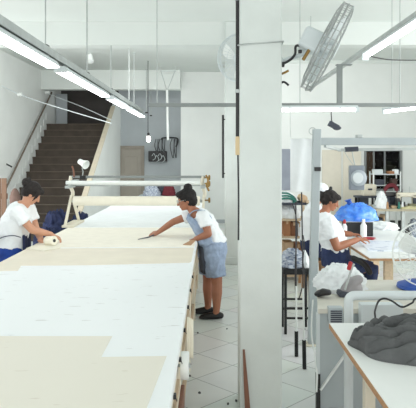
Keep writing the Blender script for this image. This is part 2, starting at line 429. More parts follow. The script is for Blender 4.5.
# ------------------------------------------------------------------ cutting table
TZ, TL, TR, TN, TF = 0.87, -1.83, -0.151, 1.5, 11.6
T = thing('cutting_table', ((TL + TR) / 2, 6.5, 0), 'very long white cutting table running away from the camera', 'table')
MB().bb(TL, TR, TN, TF, TZ - 0.035, TZ).build('tabletop', mat('table_laminate', (232, 235, 236), 0.45, var=0.02), T, bevel=0.004)
for x in (TL + 0.03, TR - 0.03):
    MB().bb(x - 0.016, x + 0.016, TN + 0.02, TF - 0.02, TZ - 0.15, TZ - 0.035).build('apron', M_BEIGEM, T)
for i in range(7):
    y = 1.9 + i * 1.55
    for x in (TL + 0.07, TR - 0.055):
        MB().bb(x - 0.035, x + 0.035, y - 0.035, y + 0.035, 0, TZ - 0.15 if i % 2 else TZ - 0.035).build('leg', M_BEIGEM, T, bevel=0.004)
MB().bb(TL + 0.1, TR - 0.09, TN + 0.1, TF - 0.1, 0.2, 0.225).build('lower_shelf', M_WOOD, T)
for z in (0.16, 0.5):
    MB().bar((TR - 0.04, TN + 0.1, z), (TR - 0.04, TF - 0.1, z), 0.025, 0.05).build('stretcher', M_WOODL, T)
# white marking paper: paper covering with pencil dashes
def paper_mat(name, rgb, mark, dens):
    m = bpy.data.materials.new(name); m.use_nodes = True
    nt = m.node_tree; b = nt.nodes['Principled BSDF']; N = nt.nodes.new; L = nt.links.new
    g = N('ShaderNodeTexCoord'); mp = N('ShaderNodeMapping'); mp.inputs['Scale'].default_value = (3.0, 13, 1); L(g.outputs['Object'], mp.inputs[0])
    n = N('ShaderNodeTexNoise'); n.inputs['Scale'].default_value = 2.2; n.inputs['Detail'].default_value = 3; L(mp.outputs[0], n.inputs['Vector'])
    r = N('ShaderNodeValToRGB'); r.color_ramp.elements[0].position = dens; r.color_ramp.elements[1].position = dens + 0.03
    r.color_ramp.elements[0].color = (0, 0, 0, 1); r.color_ramp.elements[1].color = (1, 1, 1, 1); L(n.outputs[0], r.inputs[0])
    n2 = N('ShaderNodeTexNoise'); n2.inputs['Scale'].default_value = 1.6; n2.inputs['Detail'].default_value = 4; L(g.outputs['Object'], n2.inputs['Vector'])
    mx = N('ShaderNodeMixRGB'); c = lin(rgb); mx.inputs[1].default_value = (*[x * 0.965 for x in c], 1); mx.inputs[2].default_value = (*c, 1); L(n2.outputs[0], mx.inputs[0])
    m2 = N('ShaderNodeMixRGB'); L(r.outputs[0], m2.inputs[0]); L(mx.outputs[0], m2.inputs[1]); m2.inputs[2].default_value = (*lin(mark), 1)
    L(m2.outputs[0], b.inputs['Base Color']); b.inputs['Roughness'].default_value = 0.5
    return m
M_MARK = paper_mat('marked_paper', (240, 244, 246), (212, 214, 214), 0.665)
def sheet(name, pts, z, th, m, label, cat):
    o = MB().prism([V((x, y, z)) for x, y in pts], (0, 0, th)).build(name, m); return tag(o, label, cat)
def TP(px, py): p = P(px, py, YY(py, TZ)); return (p.x, p.y)
sheet('paper_covering', [(TL + 0.004, TN), (TR - 0.004, TN), (TR - 0.004, 7.75), (TL + 0.004, 7.75)], TZ, 0.002, M_MARK, 'white marked paper covering the near length of the cutting table', 'paper')
k1 = [TP(0, 337), TP(60, 336), TP(112, 337), TP(100, 359), TP(166, 359), TP(146, 408)]
k1 = [(TL + 0.01, YY(337, TZ)), TP(112, 337), TP(101, 358), TP(166.5, 357), (XX(147, YY(408, TZ)), YY(408, TZ)), (-0.235, TN + 0.02), (TL + 0.01, TN + 0.02)]
M_KR2 = paper_mat('kraft_pattern_paper', (231, 227, 215), (217, 211, 197), 0.69)
sheet('kraft_sheet', k1, TZ + 0.002, 0.003, M_KR2, 'cream kraft sheet with stepped corner on the near end of the table', 'paper')
k2 = [(TL + 0.01, YY(272, TZ)), TP(18, 271), TP(21, 266), TP(90, 265.5), TP(189, 263), (TR - 0.02, YY(262, TZ)), (TR - 0.02, YY(248, TZ)), (TL + 0.01, YY(249, TZ))]
sheet('kraft_strip', k2, TZ + 0.002, 0.003, M_KRAFT, 'narrow tan strip of paper lying across the table', 'paper')
k3 = [(TL + 0.01, YY(248, TZ)), (TR - 0.02, YY(247, TZ)), (TR - 0.02, YY(228, TZ)), (TL + 0.01, YY(228, TZ))]
sheet('calico_sheet', k3, TZ + 0.002, 0.004, mat('calico', (240, 235, 222), 0.8, var=0.03, scale=9), 'cream calico sheet spread between the two workers at the table', 'fabric')
sheet('white_fabric', [(TL + 0.01, 7.8), (TR - 0.01, 7.8), (TR - 0.01, TF - 0.05), (TL + 0.01, TF - 0.05)], TZ, 0.006, M_CLOTHW, 'white fabric laid flat on the far end of the table under the roll', 'fabric')

# black clips on the table side
for i, yy in enumerate((385, 350, 322, 300, 284, 271)):
    Y = YY(yy, TZ)
    o = MB().box((TR + 0.004, Y, TZ - 0.045), (0.012, 0.022, 0.02)).bar((TR + 0.008, Y, TZ - 0.05), (TR + 0.014, Y, TZ - 0.066), 0.012, 0.003).build('clip', M_BLACK, bevel=0.003)
    tag(o, 'small black clip fixed on the edge of the long cutting table', 'clip', 'black clips along the table edge')
# white tape roll and rope coil on the side
tr = thing('tape_roll', (TR + 0.03, 3.0, 0.7), 'thick white tape roll hanging on the side of the cutting table', 'tape roll')
MB().lathe([(0.03, 0), (0.065, 0), (0.068, 0.005), (0.068, 0.035), (0.065, 0.04), (0.03, 0.04)], (TR + 0.001, 2.98, 0.755), (1, 0, 0), 28).build('roll', M_WMET, tr, True)
MB().lathe([(0.008, -0.03), (0.008, 0.042), (0.014, 0.042), (0.014, 0.048), (0.004, 0.048)], (TR + 0.001, 2.98, 0.755), (1, 0, 0), 12).build('peg', M_STEEL, tr, True)
co = MB()
for k in range(4):
    cyl = [V((TR + 0.012 + 0.009 * k, 3.6 + 0.06 * math.cos(a) + 0.012 * k, 0.71 + 0.115 * math.sin(a) - 0.008 * k)) for a in [2 * PI * j / 24 for j in range(24)]]
    co.tube(cyl, 0.005, 6, closed=True)
tag(co.build('rope_coil', M_CREAM, None, True), 'coil of cream cord hung on the side of the cutting table', 'rope')
tag(MB().bb(TR + 0.002, TR + 0.02, 2.45, 2.98, 0.02, 0.66).build('wood_board', M_WOODD, bevel=0.003), 'red brown board leaning upright against the side of the table', 'board')

# ------------------------------------------------------------------ fabric spreading frame over the table
S = thing('fabric_spreader', (-1.0, 8.0, TZ), 'cream metal spreading frame straddling the far part of the cutting table', 'machine')
xl, xr = XX(71, 8), XX(203, 8)
for x, nm in ((xl, 0), (xr, 1)):
    MB().bb(x - 0.04 if nm else x - 0.03, x + 0.04 if nm else x + 0.12, 7.62, 8.28, TZ + 0.006, TZ + 0.036).build('foot', M_BEIGEM, S, bevel=0.004)
    MB().bar((x, 7.68, TZ + 0.03), (x + 0.01, 7.98, 1.26), 0.03, 0.03).build('leg', M_BEIGEM, S)
    MB().bar((x + 0.05 * (1 - nm), 8.25, TZ + 0.03), (x + 0.01, 8.02, 1.26), 0.03, 0.03).build('leg', M_BEIGEM, S)
    MB().tube(smooth_path([(x + 0.01, 8.0, 1.22), (x + 0.025, 8.0, 1.3), (x - 0.01, 8.0, 1.4), (x, 8.0, 1.52)], 4), 0.024, 8).build('upright', M_BEIGEM, S, True)
    MB().bb(x - 0.03, x + 0.03, 7.78, 8.14, 1.365, 1.40).build('arm', M_STEEL, S, bevel=0.004)
MB().bar((xl - 0.02, 8.0, 1.508), (xr + 0.03, 8.0, 1.508), 0.03, 0.032).build('top_rail', MATS['dull_steel'] if 'dull_steel' in MATS else mat('dull_steel', (132, 138, 137), 0.5, metal=0.2), S, bevel=0.004)
MB().tube([(xl - 0.03, 7.85, 1.437), (xr - 0.04, 7.85, 1.437)], 0.026, 12).build('guide_roller', M_WMET, S, True)
MB().bar((xl, 8.1, 1.39), (xr, 8.1, 1.39), 0.02, 0.02).build('back_rail', M_STEEL, S)
MB().bb(xl + 0.02, xl + 0.09, 7.9, 8.1, 1.40, 1.47).build('gearbox', M_STEEL, S, bevel=0.006)
for z in (1.5, 1.42, 1.2):
    MB().lathe([(0.01, 0), (0.01, 0.05), (0.035, 0.05), (0.035, 0.075), (0.01, 0.08)], (xr + 0.02, 7.97, z), (1, 0, 0), 12).build('knob', M_BRASS, S, True)
fr = thing('fabric_roll', (-1.0, 7.97, 1.19), 'long cream roll of fabric held in the spreading frame', 'fabric roll')
MB().lathe([(0.03, 0), (0.058, 0), (0.063, 0.01), (0.063, xr - xl - 0.09), (0.058, xr - xl - 0.08), (0.03, xr - xl - 0.08)], (xl + 0.04, 7.97, 1.19), (1, 0, 0), 24).build('roll', M_CREAM, fr, True)
MB().tube([(xl - 0.02, 7.97, 1.19), (xr + 0.02, 7.97, 1.19)], 0.017, 10).build('core_bar', M_STEEL, fr, True)
cl = thing('clamp_lamp', P(83, 183, 8), 'small white work lamp on a stem above the spreading frame', 'lamp')
MB().tube(smooth_path([P(82, 178, 8), P(83, 172, 8), P(82, 168, 7.98)], 4), 0.007, 8).build('stem', M_STEEL, cl, True)
MB().lathe([(0.02, -0.07), (0.035, -0.06), (0.04, 0.0), (0.062, 0.07), (0.058, 0.075), (0.03, 0.02)], P(82.5, 163, 7.98), (0.75, -0.5, -0.35), 18).build('lamp_shade', M_WMET, cl, True)
MB().bb(XX(80, 8), XX(86, 8), 7.98, 8.02, 1.475, 1.525).build('clamp', M_BLACK, cl, bevel=0.003)
hk = MB().tube(smooth_path([P(74, 177, 7.98), P(73.5, 170, 7.98), P(72, 166, 7.98)], 4), 0.012, 8).build('hook', M_WOODD, None, True)
tag(hk, 'short brown hook standing on the corner of the spreading frame', 'hook')
hg = MB()
hg.tube(smooth_path([P(206, 175, 7.95), P(208, 180, 7.95), P(207, 186, 7.95), P(209, 191, 7.95)], 5), 0.013, 8); hg.box(P(207.5, 185, 7.95), (0.05, 0.04, 0.06))
tag(hg.build('tension_lever', M_BRASS, None, True), 'worn brass lever at the end of the spreading frame beside the worker', 'lever')

# ------------------------------------------------------------------ pendant light rows
HL = 0.93
def light_fixture(name, x, y0, y1, z, label, group, w=0.145):
    o = thing(name, (x, (y0 + y1) / 2, z), label, 'ceiling light', group)
    # tapered white housing
    prof = [V((x - w / 2, y0, z)), V((x + w / 2, y0, z)), V((x + w * 0.32, y0, z + 0.05)), V((x - w * 0.32, y0, z + 0.05))]
    MB().prism(prof, (0, y1 - y0, 0)).build('housing', M_PGREY, o)
    MB().bb(x - w / 2 + 0.012, x + w / 2 - 0.012, y0 + 0.03, y1 - 0.03, z - 0.018, z - 0.001).build('diffuser', M_TUBE, o, bevel=0.004)
    for y in (y0, y1 - 0.025): MB().bb(x - w / 2, x + w / 2, y, y + 0.025, z - 0.02, z).build('end_cap', M_PGREY, o)
    return o
LZ = EYE + HL; LX = -1.66
def hy(py): return FOC * HL / (CY - py)
seg = [(3.0, hy(66.5)), (hy(66.5) + 0.3, hy(96)), (hy(96) + 0.4, hy(107.5)), (hy(107.5) + 0.4, hy(116.5))]
pos = ['nearest the camera', 'second along from the camera', 'third along from the camera', 'farthest from the camera']
for i, (a, b_) in enumerate(seg):
    light_fixture('pendant_light', LX, a, b_, LZ, 'long lit strip light over the cutting table, ' + pos[i], 'strip lights over the cutting table')
R = thing('busbar_rail', (LX, 8, LZ + 0.1), 'grey suspended rail carrying the strip lights above the cutting table', 'rail')
zr = LZ + 0.075
rb = MB(); rb.bb(LX - 0.045, LX + 0.045, 2.9, 14.3, zr + 0.05, zr + 0.075); rb.bb(LX - 0.045, LX - 0.03, 2.9, 14.3, zr, zr + 0.05); rb.bb(LX + 0.03, LX + 0.045, 2.9, 14.3, zr, zr + 0.05)
rb.build('rail', M_STEEL, R)
MB().bb(LX - 0.03, LX + 0.03, 2.9, 14.3, zr + 0.03, zr + 0.045).build('inner_track', M_BLACK, R)
for a, b_ in seg:
    for y in (a + 0.25, b_ - 0.25):
        MB().bb(LX - 0.02, LX + 0.02, y - 0.03, y + 0.03, LZ + 0.045, zr + 0.032).build('bracket', M_STEEL, R)
for px in (45.5, 87, 111, 129, 134, 146.5, 151):
    Y = FOC * 1.66 / (211 - px)
    g = MB(); g.tube([(LX, Y, zr + 0.07), (LX, Y, CEIL)], 0.007 if Y < 8 else 0.011, 6)
    g.build('hanger_wire', M_STEEL, R)
    MB().box((LX, Y, zr + 0.085), (0.06, 0.08, 0.03)).build('hanger_clamp', M_BLACK, R, bevel=0.004)
    MB().lathe([(0.04, -0.008), (0.04, 0.0)], (LX, Y, CEIL), (0, 0, 1), 12).build('ceiling_plate', M_STEEL, R)
bl = thing('hanging_bulb', P(148, 138, 14.0), 'small lit bulb dangling at the far end of the strip lights', 'bulb')
MB().tube([V((XX(148, 14), 14, CEIL)), P(148, 118, 14.0), P(148, 134, 14.0)], 0.009, 6).build('cord', M_CORD, bl)
MB().ell(P(148.5, 139, 14), (0.05, 0.05, 0.075)).build('bulb', M_SPOT, bl, True)
MB().lathe([(0.02, 0), (0.03, 0.02), (0.03, 0.08), (0.012, 0.09)], P(148.3, 136.5, 14), (0, 0, 1), 12).build('socket', M_BLACK, bl, True)
sp = thing('spotlight', P(90, 52, 13.0), 'small bright white spotlight under the ceiling between the beams', 'spotlight')
MB().tube([V((XX(90, 13), 13, CEIL)), P(90, 57, 13)], 0.014, 8).build('stem', M_WMET, sp)
MB().lathe([(0.035, -0.1), (0.06, -0.09), (0.075, 0.07), (0.07, 0.07)], P(90, 59, 12.95), (0.15, -0.35, -0.9), 16).build('shade', M_WMET, sp, True)
MB().lathe([(0.001, 0.0), (0.066, 0.0), (0.066, 0.012), (0.001, 0.014)], P(90, 59, 12.95) + V((0.15, -0.35, -0.9)).normalized() * 0.055, (0.15, -0.35, -0.9), 16).build('lens', M_SPOT, sp, True)

# wires strung from the stair wall
for i, row in enumerate((((1, 86, 12.6), (20, 94.5, 12.9), (50, 105, 12.5), (112, 123.5, 12.2)), ((47, 93.5, 15.4), (80, 106, 14.6), (112, 120.5, 14.0)))):
    pts = [P(*a) for a in row]
    if i == 0:
        for q_ in pts[:1]: q_.x = -4.385
    o = thing('strung_wire', pts[0], ['pale wire strung from the white insulator across the stair opening', 'thin pale wire strung higher across the stair opening'][i], 'wire')
    MB().tube(smooth_path(pts, 5), 0.009, 6).build('wire', M_PGREY, o, True)
    p = pts[1] if i == 0 else pts[0]
    MB().lathe([(0.02, -0.06), (0.045, -0.05), (0.03, -0.02), (0.05, 0.0), (0.03, 0.03), (0.045, 0.05), (0.02, 0.06)], p + (V((0, 0, 0)) if i == 0 else V((0, 0.05, 0.03))), (1, 0, 0.2), 12).build('insulator', M_WMET, o, True)

# right row (runs away from the camera), cross rail and its tubes
RX, RZ = 1.58, EYE + 1.0
SL = thing('strip_light', (RX, 7, RZ), 'lit strip light above the sewing side running away from the camera', 'ceiling light')
yt = 600 / (155 - 57.5)
MB().bb(RX - 0.03, RX + 0.03, 3.6, yt, RZ + 0.028, RZ + 0.05).build('housing', M_PGREY, SL)
MB().tube([(RX, 3.64, RZ), (RX, yt - 0.04, RZ)], 0.016, 12).build('diffuser', M_TUBE, SL, True)
for y in (3.6, yt - 0.03): MB().bb(RX - 0.03, RX + 0.03, y, y + 0.03, RZ - 0.03, RZ + 0.03).build('end_cap', M_PGREY, SL)
R2 = thing('conduit_rail', (RX, 7, RZ + 0.1), 'grey steel rail carrying the strip light behind the big fan', 'rail')
MB().bb(RX - 0.03, RX + 0.03, 3.4, 9.9, RZ + 0.055, RZ + 0.09).build('rail', M_STEEL, R2)
for y in (4.5, 5.8): MB().bb(RX - 0.02, RX + 0.02, y, y + 0.08, RZ + 0.048, RZ + 0.057).build('bracket', M_STEEL, R2)
for y in (4.6, 9.5): MB().tube([(RX, y, RZ + 0.085), (RX, y, CEIL)], 0.006, 6).build('hanger_wire', M_STEEL, R2)
px_, YC = 339, 7.0
ZC = ZZ(105, YC)
R3 = thing('cross_rail', (1, YC, ZC), 'dark grey rail crossing the room level behind the thick column', 'rail')
MB().bb(XX(149, YC), 3.4, YC - 0.03, YC + 0.03, ZC - 0.02, ZC + 0.02).build('rail', mat('dull_steel', (132, 138, 137), 0.5, metal=0.2), R3)
xp = RX - 0.02
MB().bb(XX(337, YC), XX(342, YC), YC - 0.03, YC + 0.03, ZC + 0.02, RZ + 0.052).build('drop_post', MATS['dull_steel'], R3)
MB().bb(min(XX(336, YC), RX - 0.06), RX + 0.06, YC - 0.04, YC + 0.04, RZ + 0.045, RZ + 0.056).build('bracket', MATS['dull_steel'], R3)
for px in (157, 300, 400): MB().tube([(XX(px, YC), YC, ZC), (XX(px, YC), YC, CEIL)], 0.006, 6).build('hanger_wire', M_STEEL, R3)
def cross_fixture(p, q, label):
    d = (q - p).normalized(); o = thing('tube_light', p, label, 'ceiling light', 'tube lights below the cross rail')
    MB().bar(p + V((0, 0, 0.03)), q + V((0, 0, 0.03)), 0.1, 0.03).build('housing', M_PGREY, o)
    MB().tube([p + d * 0.03, q - d * 0.03], 0.021, 10).build('diffuser', M_TUBE, o, True)
    for e in (p, q): MB().bar(e - d * 0.02, e + d * 0.02, 0.06, 0.06).build('end_cap', M_PGREY, o)
    return o
o = cross_fixture(P(246, 110, YC), P(357, 109.5, YC), 'lit tube under the cross rail emerging from behind the thick column')
for px in (250, 340): MB().bb(XX(px, YC) - 0.015, XX(px, YC) + 0.015, YC - 0.02, YC + 0.02, ZZ(109, YC), ZC - 0.015).build('bracket', M_STEEL, o)
o = cross_fixture(P(385, 111.5, 8.0), P(424, 107, 7.2), 'lit tube angled under the cross rail above the far window')
MB().tube([P(392, 109.5, 7.85), V((XX(392, 7.85), 7.85, CEIL))], 0.005, 6).build('hanger_wire', M_STEEL, o)
MB().tube([P(420, 106.5, 7.27), V((XX(420, 7.27), 7.27, CEIL))], 0.005, 6).build('hanger_wire', M_STEEL, o)
# slack cable swagging under the right ceiling
pts = smooth_path([P(366, 55, 5.9), P(378, 58, 6.2), P(395, 60, 6.4), P(430, 59, 6.6), P(470, 48, 6.7)], 6)
tag(MB().tube(pts, 0.006, 6).build('slack_cable', M_CORD, None, True), 'thin dark cable sagging beside the strip light of the sewing side', 'cable')

# hanging air hose with two cords on the far side
ah = thing('hanging_hose', P(168, 140, 15.0), 'white hanging hose held by two cords in front of the grey wall', 'hose')
MB().tube([P(168, 140, 15), P(167.5, 120, 15), P(167, 90, 15)], 0.032, 10).build('hose', M_WMET, ah, True)
for px in (161, 175): MB().tube([P(167, 91, 15), P(px, 71, 15)], 0.012, 6).build('cord', M_STEEL, ah)
MB().bar(P(160, 71, 15), P(176, 71, 15), 0.03, 0.03).bar(P(161, 71, 15), V((XX(161, 15), 15, CEIL)), 0.02, 0.02, up=(0, 1, 0)).bar(P(175, 71, 15), V((XX(175, 15), 15, CEIL)), 0.02, 0.02, up=(0, 1, 0)).build('hanging_bar', M_STEEL, ah)
bx = MB().bb(XX(149, 16.95), XX(167, 16.95), 16.8, 17.0, ZZ(161.5, 16.95), ZZ(151, 16.95)); o = thing('fuse_box', P(158, 162, 16.9), 'black box with pale scribbled front on the grey wall', 'fuse box')
bx.build('case', M_BLACK, o, bevel=0.01)
g = MB()
for k in range(4):
    a = P(152 + k * 3.1, 156 + (k % 2) * 2, 16.79); g.tube(smooth_path([a, a + V((0.05, 0, 0.07)), a + V((0.1, 0, -0.05)), a + V((0.02, 0, -0.12))], 4), 0.007, 5)
g.build('wiring', M_PGREY, o, True)
for i, px in enumerate((156, 160, 163, 172, 175)):
    a = random.uniform(0, 1)
    pts = smooth_path([P(px, 139, 16.9), P(px - 2 + a * 2, 146, 16.9), P(px + 1, 152, 16.78) if px < 166 else P(px + 1, 158, 16.9), P(px + 2 - a, 149, 16.9), P(px + 2, 139, 16.9)], 5)
    tag(MB().tube(pts, 0.013, 6).build('hanging_cable', mat('grey_cable', (88, 90, 92), 0.6), None, True), 'dark looped cable hanging around the black box on the grey wall', 'cable', 'looped cables on the grey wall')
g = MB().tube(smooth_path([P(162, 140, 16.9), P(163, 138, 16.9), P(176, 138, 16.9), P(178, 141, 16.9), P(176, 147, 16.9)], 4), 0.022, 6).build('cable_bracket', M_BLACK, None, True)
tag(g, 'black bent bracket on the grey wall behind the white hose', 'bracket')

# ------------------------------------------------------------------ column fittings
pp = thing('riser_pipe', (0.186, 4.22, 2.4), 'black cable pipe running down the edge of the thick column', 'pipe')
MB().tube([(0.186, 4.23, 1.93), (0.186, 4.23, CEIL)], 0.0125, 10).build('pipe', M_BLACK, pp, True)
MB().bb(0.172, 0.205, 4.21, 4.25, 1.80, 1.93).build('junction_block', M_BRASS if False else mat('cream_block', (206, 184, 146), 0.6), pp, bevel=0.004)
MB().tube(smooth_path([(0.19, 4.23, 1.8), (0.194, 4.23, 1.5), (0.193, 4.23, 1.2)], 5), 0.006, 8).build('cable', M_CORD, pp, True)
for z in (2.25, 2.9, 3.6): MB().bb(0.17, 0.204, 4.215, 4.245, z - 0.012, z + 0.012).build('clip', M_STEEL, pp)
tag(MB().tube([(0.198, 9.93, ZZ(178, 9.93)), (0.198, 9.93, ZZ(115, 9.93))], 0.018, 8).bb(0.19, 0.236, 9.92, 9.95, ZZ(120, 9.93), ZZ(119, 9.93)).bb(0.19, 0.236, 9.92, 9.95, ZZ(174, 9.93), ZZ(173, 9.93)).build('black_rod', M_BLACK, None, True), 'upright black rod fixed beside the pillar behind the column', 'rod')
zc = ZZ(43.5, 4.2)
cb = MB()
x0, x1, y0_, y1_ = 0.19, 0.507, 4.19, 4.51
for k in (0,): cb.tube([V((x0, y0_, zc - 0.012 + k)), V((x1, y0_, zc + 0.014 + k)), V((x1, y1_, zc + 0.01 + k)), V((x0, y1_, zc - 0.01 + k))], 0.006, 6, closed=True)
tag(cb.build('wire_collar', M_STEEL, None, True), 'twisted grey wire tied round the thick column', 'wire')
tag(MB().prism([V((0.236, 4.13, 0)), V((0.275, 4.13, 0)), V((0.262, 4.15, 0.16)), V((0.236, 4.19, 0.44)), V((0.222, 4.19, 0.44)), V((0.228, 4.16, 0.2))], (0, 0.009, 0)).build('wooden_stick', M_WOODD), 'red brown stick leaning on the foot of the thick column', 'stick')

# ------------------------------------------------------------------ fans
def wall_fan(name, c, n, rad, depth, label, blades_m, wire_m=None):
    wire_m = wire_m or M_WIRE
    n = V(n).normalized(); u, w_ = frame(n)
    o = thing(name, c, label, 'fan')
    wr = 0.0035 * rad / 0.34
    def ring(r, h): return [c + n * h + (u * math.cos(a) + w_ * math.sin(a)) * r for a in [2 * PI * k / 40 for k in range(40)]]
    for nm, sg in (('front_grille', 1), ('rear_grille', -1)):
        g = MB()
        for k in range(30):
            a = 2 * PI * k / 30
            path = []
            for t, h in ((0.2, 1.0), (0.5, 0.97), (0.8, 0.86), (0.96, 0.68), (1.0, 0.5), (1.0, 0.0)):
                ang = a + 0.25 * (1 - t) * sg
                path.append(c + n * (sg * depth / 2 * h) + (u * math.cos(ang) + w_ * math.sin(ang)) * rad * t)
            g.tube(path, wr * 0.7, 4)
        for t, h in ((0.2, 1.0), (0.5, 0.97), (0.8, 0.86)): g.tube(ring(rad * t, sg * depth / 2 * h), wr * 0.9, 5, closed=True)
        g.tube(ring(rad * 0.995, sg * depth / 2 * 0.55), wr * 2.2, 6, closed=True)
        g.build(nm, wire_m, o)
    MB().tube(ring(rad * 1.01, 0), wr * 1.6, 8, closed=True).build('rim', wire_m, o, True)
    MB().lathe([(rad * 0.2, 0), (rad * 0.2, 0.012), (rad * 0.12, 0.018)], c + n * (depth / 2 - 0.006), n, 20).build('badge', M_PGREY, o, True)
    MB().lathe([(0.02, -depth * 0.4), (rad * 0.14, -depth * 0.2), (rad * 0.14, depth * 0.2), (rad * 0.05, depth * 0.28)], c, n, 18).build('hub', blades_m, o, True)
    for k in range(3):
        a0 = 2 * PI * k / 3 + 0.3
        b = MB(); vs = []; fs = []
        NR, NA = 6, 5
        for lay in (0, 0.004):
            for i in range(NR + 1):
                t = i / NR; r = rad * (0.12 + 0.74 * t); wd = 0.35 + 0.55 * math.sin(PI * (0.15 + 0.72 * t))
                for j in range(NA + 1):
                    q = j / NA - 0.5; ang = a0 + q * wd + 0.25 * t
                    vs.append(c + (u * math.cos(ang) + w_ * math.sin(ang)) * r + n * (q * depth * 0.55 * (1 - 0.4 * t) + lay))
        S_ = (NR + 1) * (NA + 1)
        for i in range(NR):
            for j in range(NA):
                q = i * (NA + 1) + j; fs += [(q, q + 1, q + NA + 2, q + NA + 1), (S_ + q, S_ + q + NA + 1, S_ + q + NA + 2, S_ + q + 1)]
        for i in range(NR):
            for j in (0, NA):
                q = i * (NA + 1) + j; fs.append((q, q + NA + 1, S_ + q + NA + 1, S_ + q))
        for j in range(NA):
            for i in (0, NR):
                q = i * (NA + 1) + j; fs.append((q, q + 1, S_ + q + 1, S_ + q))
        b.add(vs, fs).build('blade', blades_m, o, True)
    return o, n, u, w_
cF = P(327, 47.5, 4.2)
nF = V((0.88, -0.10, -0.45))
fan, nF, uF, wF = wall_fan('wall_fan', cF, nF, 0.322, 0.125, 'large industrial fan with wire cage tilted off the thick column', M_PGREY)
# motor box behind the cage
mc = P(312, 40.5, 4.2) + V((0, 0.02, 0))
zax = -nF; xax = V((0, 1, 0)) - zax * zax.y; xax.normalize(); yax = zax.cross(xax)
Rm = Matrix((xax, yax, zax)).transposed()
MB().box(mc, (0.15, 0.155, 0.15), rot=Rm).build('motor_housing', M_PGREY, fan, bevel=0.025, seg=3)
MB().lathe([(0.05, 0), (0.04, 0.04), (0.03, 0.1)], mc + nF * 0.06, nF, 16).build('motor_shaft', M_GREYM, fan, True)
ar = MB(); a_ = P(282.5, 64.5, 4.25); a_.x = 0.5
ar.tube(smooth_path([a_, P(290, 60, 4.24), P(295, 54, 4.23), P(296, 46, 4.22), P(303, 46, 4.2)], 5), 0.009, 8); ar.build('feed_cable', M_CORD, fan, True)
ar = MB(); ar.tube([V((0.49, 4.3, ZZ(62, 4.3))), P(303, 54, 4.26), P(309, 47, 4.22)], 0.016, 10)
ar.build('wall_arm', M_PGREY, fan, True)
MB().lathe([(0.035, 0), (0.035, 0.012), (0.02, 0.02)], (0.497, 4.3, ZZ(62, 4.3)), (1, 0, 0), 14).build('wall_plate', M_PGREY, fan, True)
MB().tube([P(309, 50, 4.17), P(303, 60, 4.17)], 0.012, 8).build('adjusting_knob', M_BRASS, fan, True)
MB().box(P(300, 51.5, 4.16), (0.025, 0.025, 0.025)).build('switch', M_BLACK, fan, bevel=0.004)
MB().lathe([(0.001, 0), (0.018, 0.004), (0.02, 0.02), (0.001, 0.024)], (0.497, 4.24, ZZ(64.5, 4.24)), (1, 0, 0), 12).build('cable_gland', M_BLACK, fan, True)
for i, (py, m) in enumerate(((74, M_BRASS), (83, M_CORD))):
    s_ = P(281, py, 4.24); s_.x = 0.495
    o = MB().tube(smooth_path([s_, s_ + V((0.02, -0.02, 0.005)), s_ + V((0.05, -0.03, 0.02 if i == 0 else -0.02))], 4), 0.008, 6).build('cable_stub', m, None, True)
    tag(o, ['brass coloured cable end poking from the column below the fan', 'short dark cable end poking from the column, lowest below the fan'][i], 'cable')
fan2, n2, u2, w2 = wall_fan('pillar_fan', P(240, 58, 9.3), (-0.45, -0.86, -0.12), 0.37, 0.16, 'wire caged fan on the back pillar half hidden by the thick column', M_WMET, M_PGREY)
c2 = P(240, 58, 9.3)
MB().lathe([(0.06, 0), (0.11, 0.05), (0.11, 0.22), (0.06, 0.27)], c2 - n2 * 0.08, -n2, 18).build('motor_housing', M_PGREY, fan2, True)
MB().tube([c2 - n2 * 0.25, V((0.38, 9.9, c2.z - 0.02))], 0.03, 10).build('wall_arm', M_PGREY, fan2, True)

# ------------------------------------------------------------------ people
def rotm(f, up):
    f = V(f).normalized(); s = V(up).cross(f).normalized(); u = f.cross(s)
    return Matrix((f, s, u)).transposed()      # columns forward, side, up
def head_shapes(mb, c, f, up, k=1.0):
    R = rotm(f, up); q = lambda a, b, d: c + R @ (V((a, b, d)) * k)
    e = lambda p, r: mb.ell(p, [x * k for x in r], R)
    e(q(-0.012, 0, 0.028), (0.092, 0.074, 0.09))
    e(q(0.022, 0, -0.035), (0.066, 0.058, 0.078))
    e(q(0.055, 0, -0.093), (0.026, 0.024, 0.018))
    e(q(0.03, 0, -0.075), (0.05, 0.046, 0.035))
    mb.loft([q(0.083, 0, 0.018), q(0.098, 0, -0.012), q(0.106, 0, -0.03)], [0.009 * k, 0.011 * k, 0.014 * k], n=8, cap='round')
    e(q(0.082, 0, -0.062), (0.012, 0.024, 0.012))
    for s in (-1, 1):
        e(q(-0.005, s * 0.074, -0.012), (0.02, 0.009, 0.031)); e(q(0.068, s * 0.034, -0.02), (0.022, 0.022, 0.02)); e(q(0.075, s * 0.03, 0.032), (0.014, 0.02, 0.008))
    eyes = [(q(0.083, s * 0.031, 0.01), 0.0125 * k) for s in (-1, 1)]
    return q, R, eyes, [(q(0.094, s, -0.062), 0.014 * k) for s in (-0.012, 0, 0.012)]
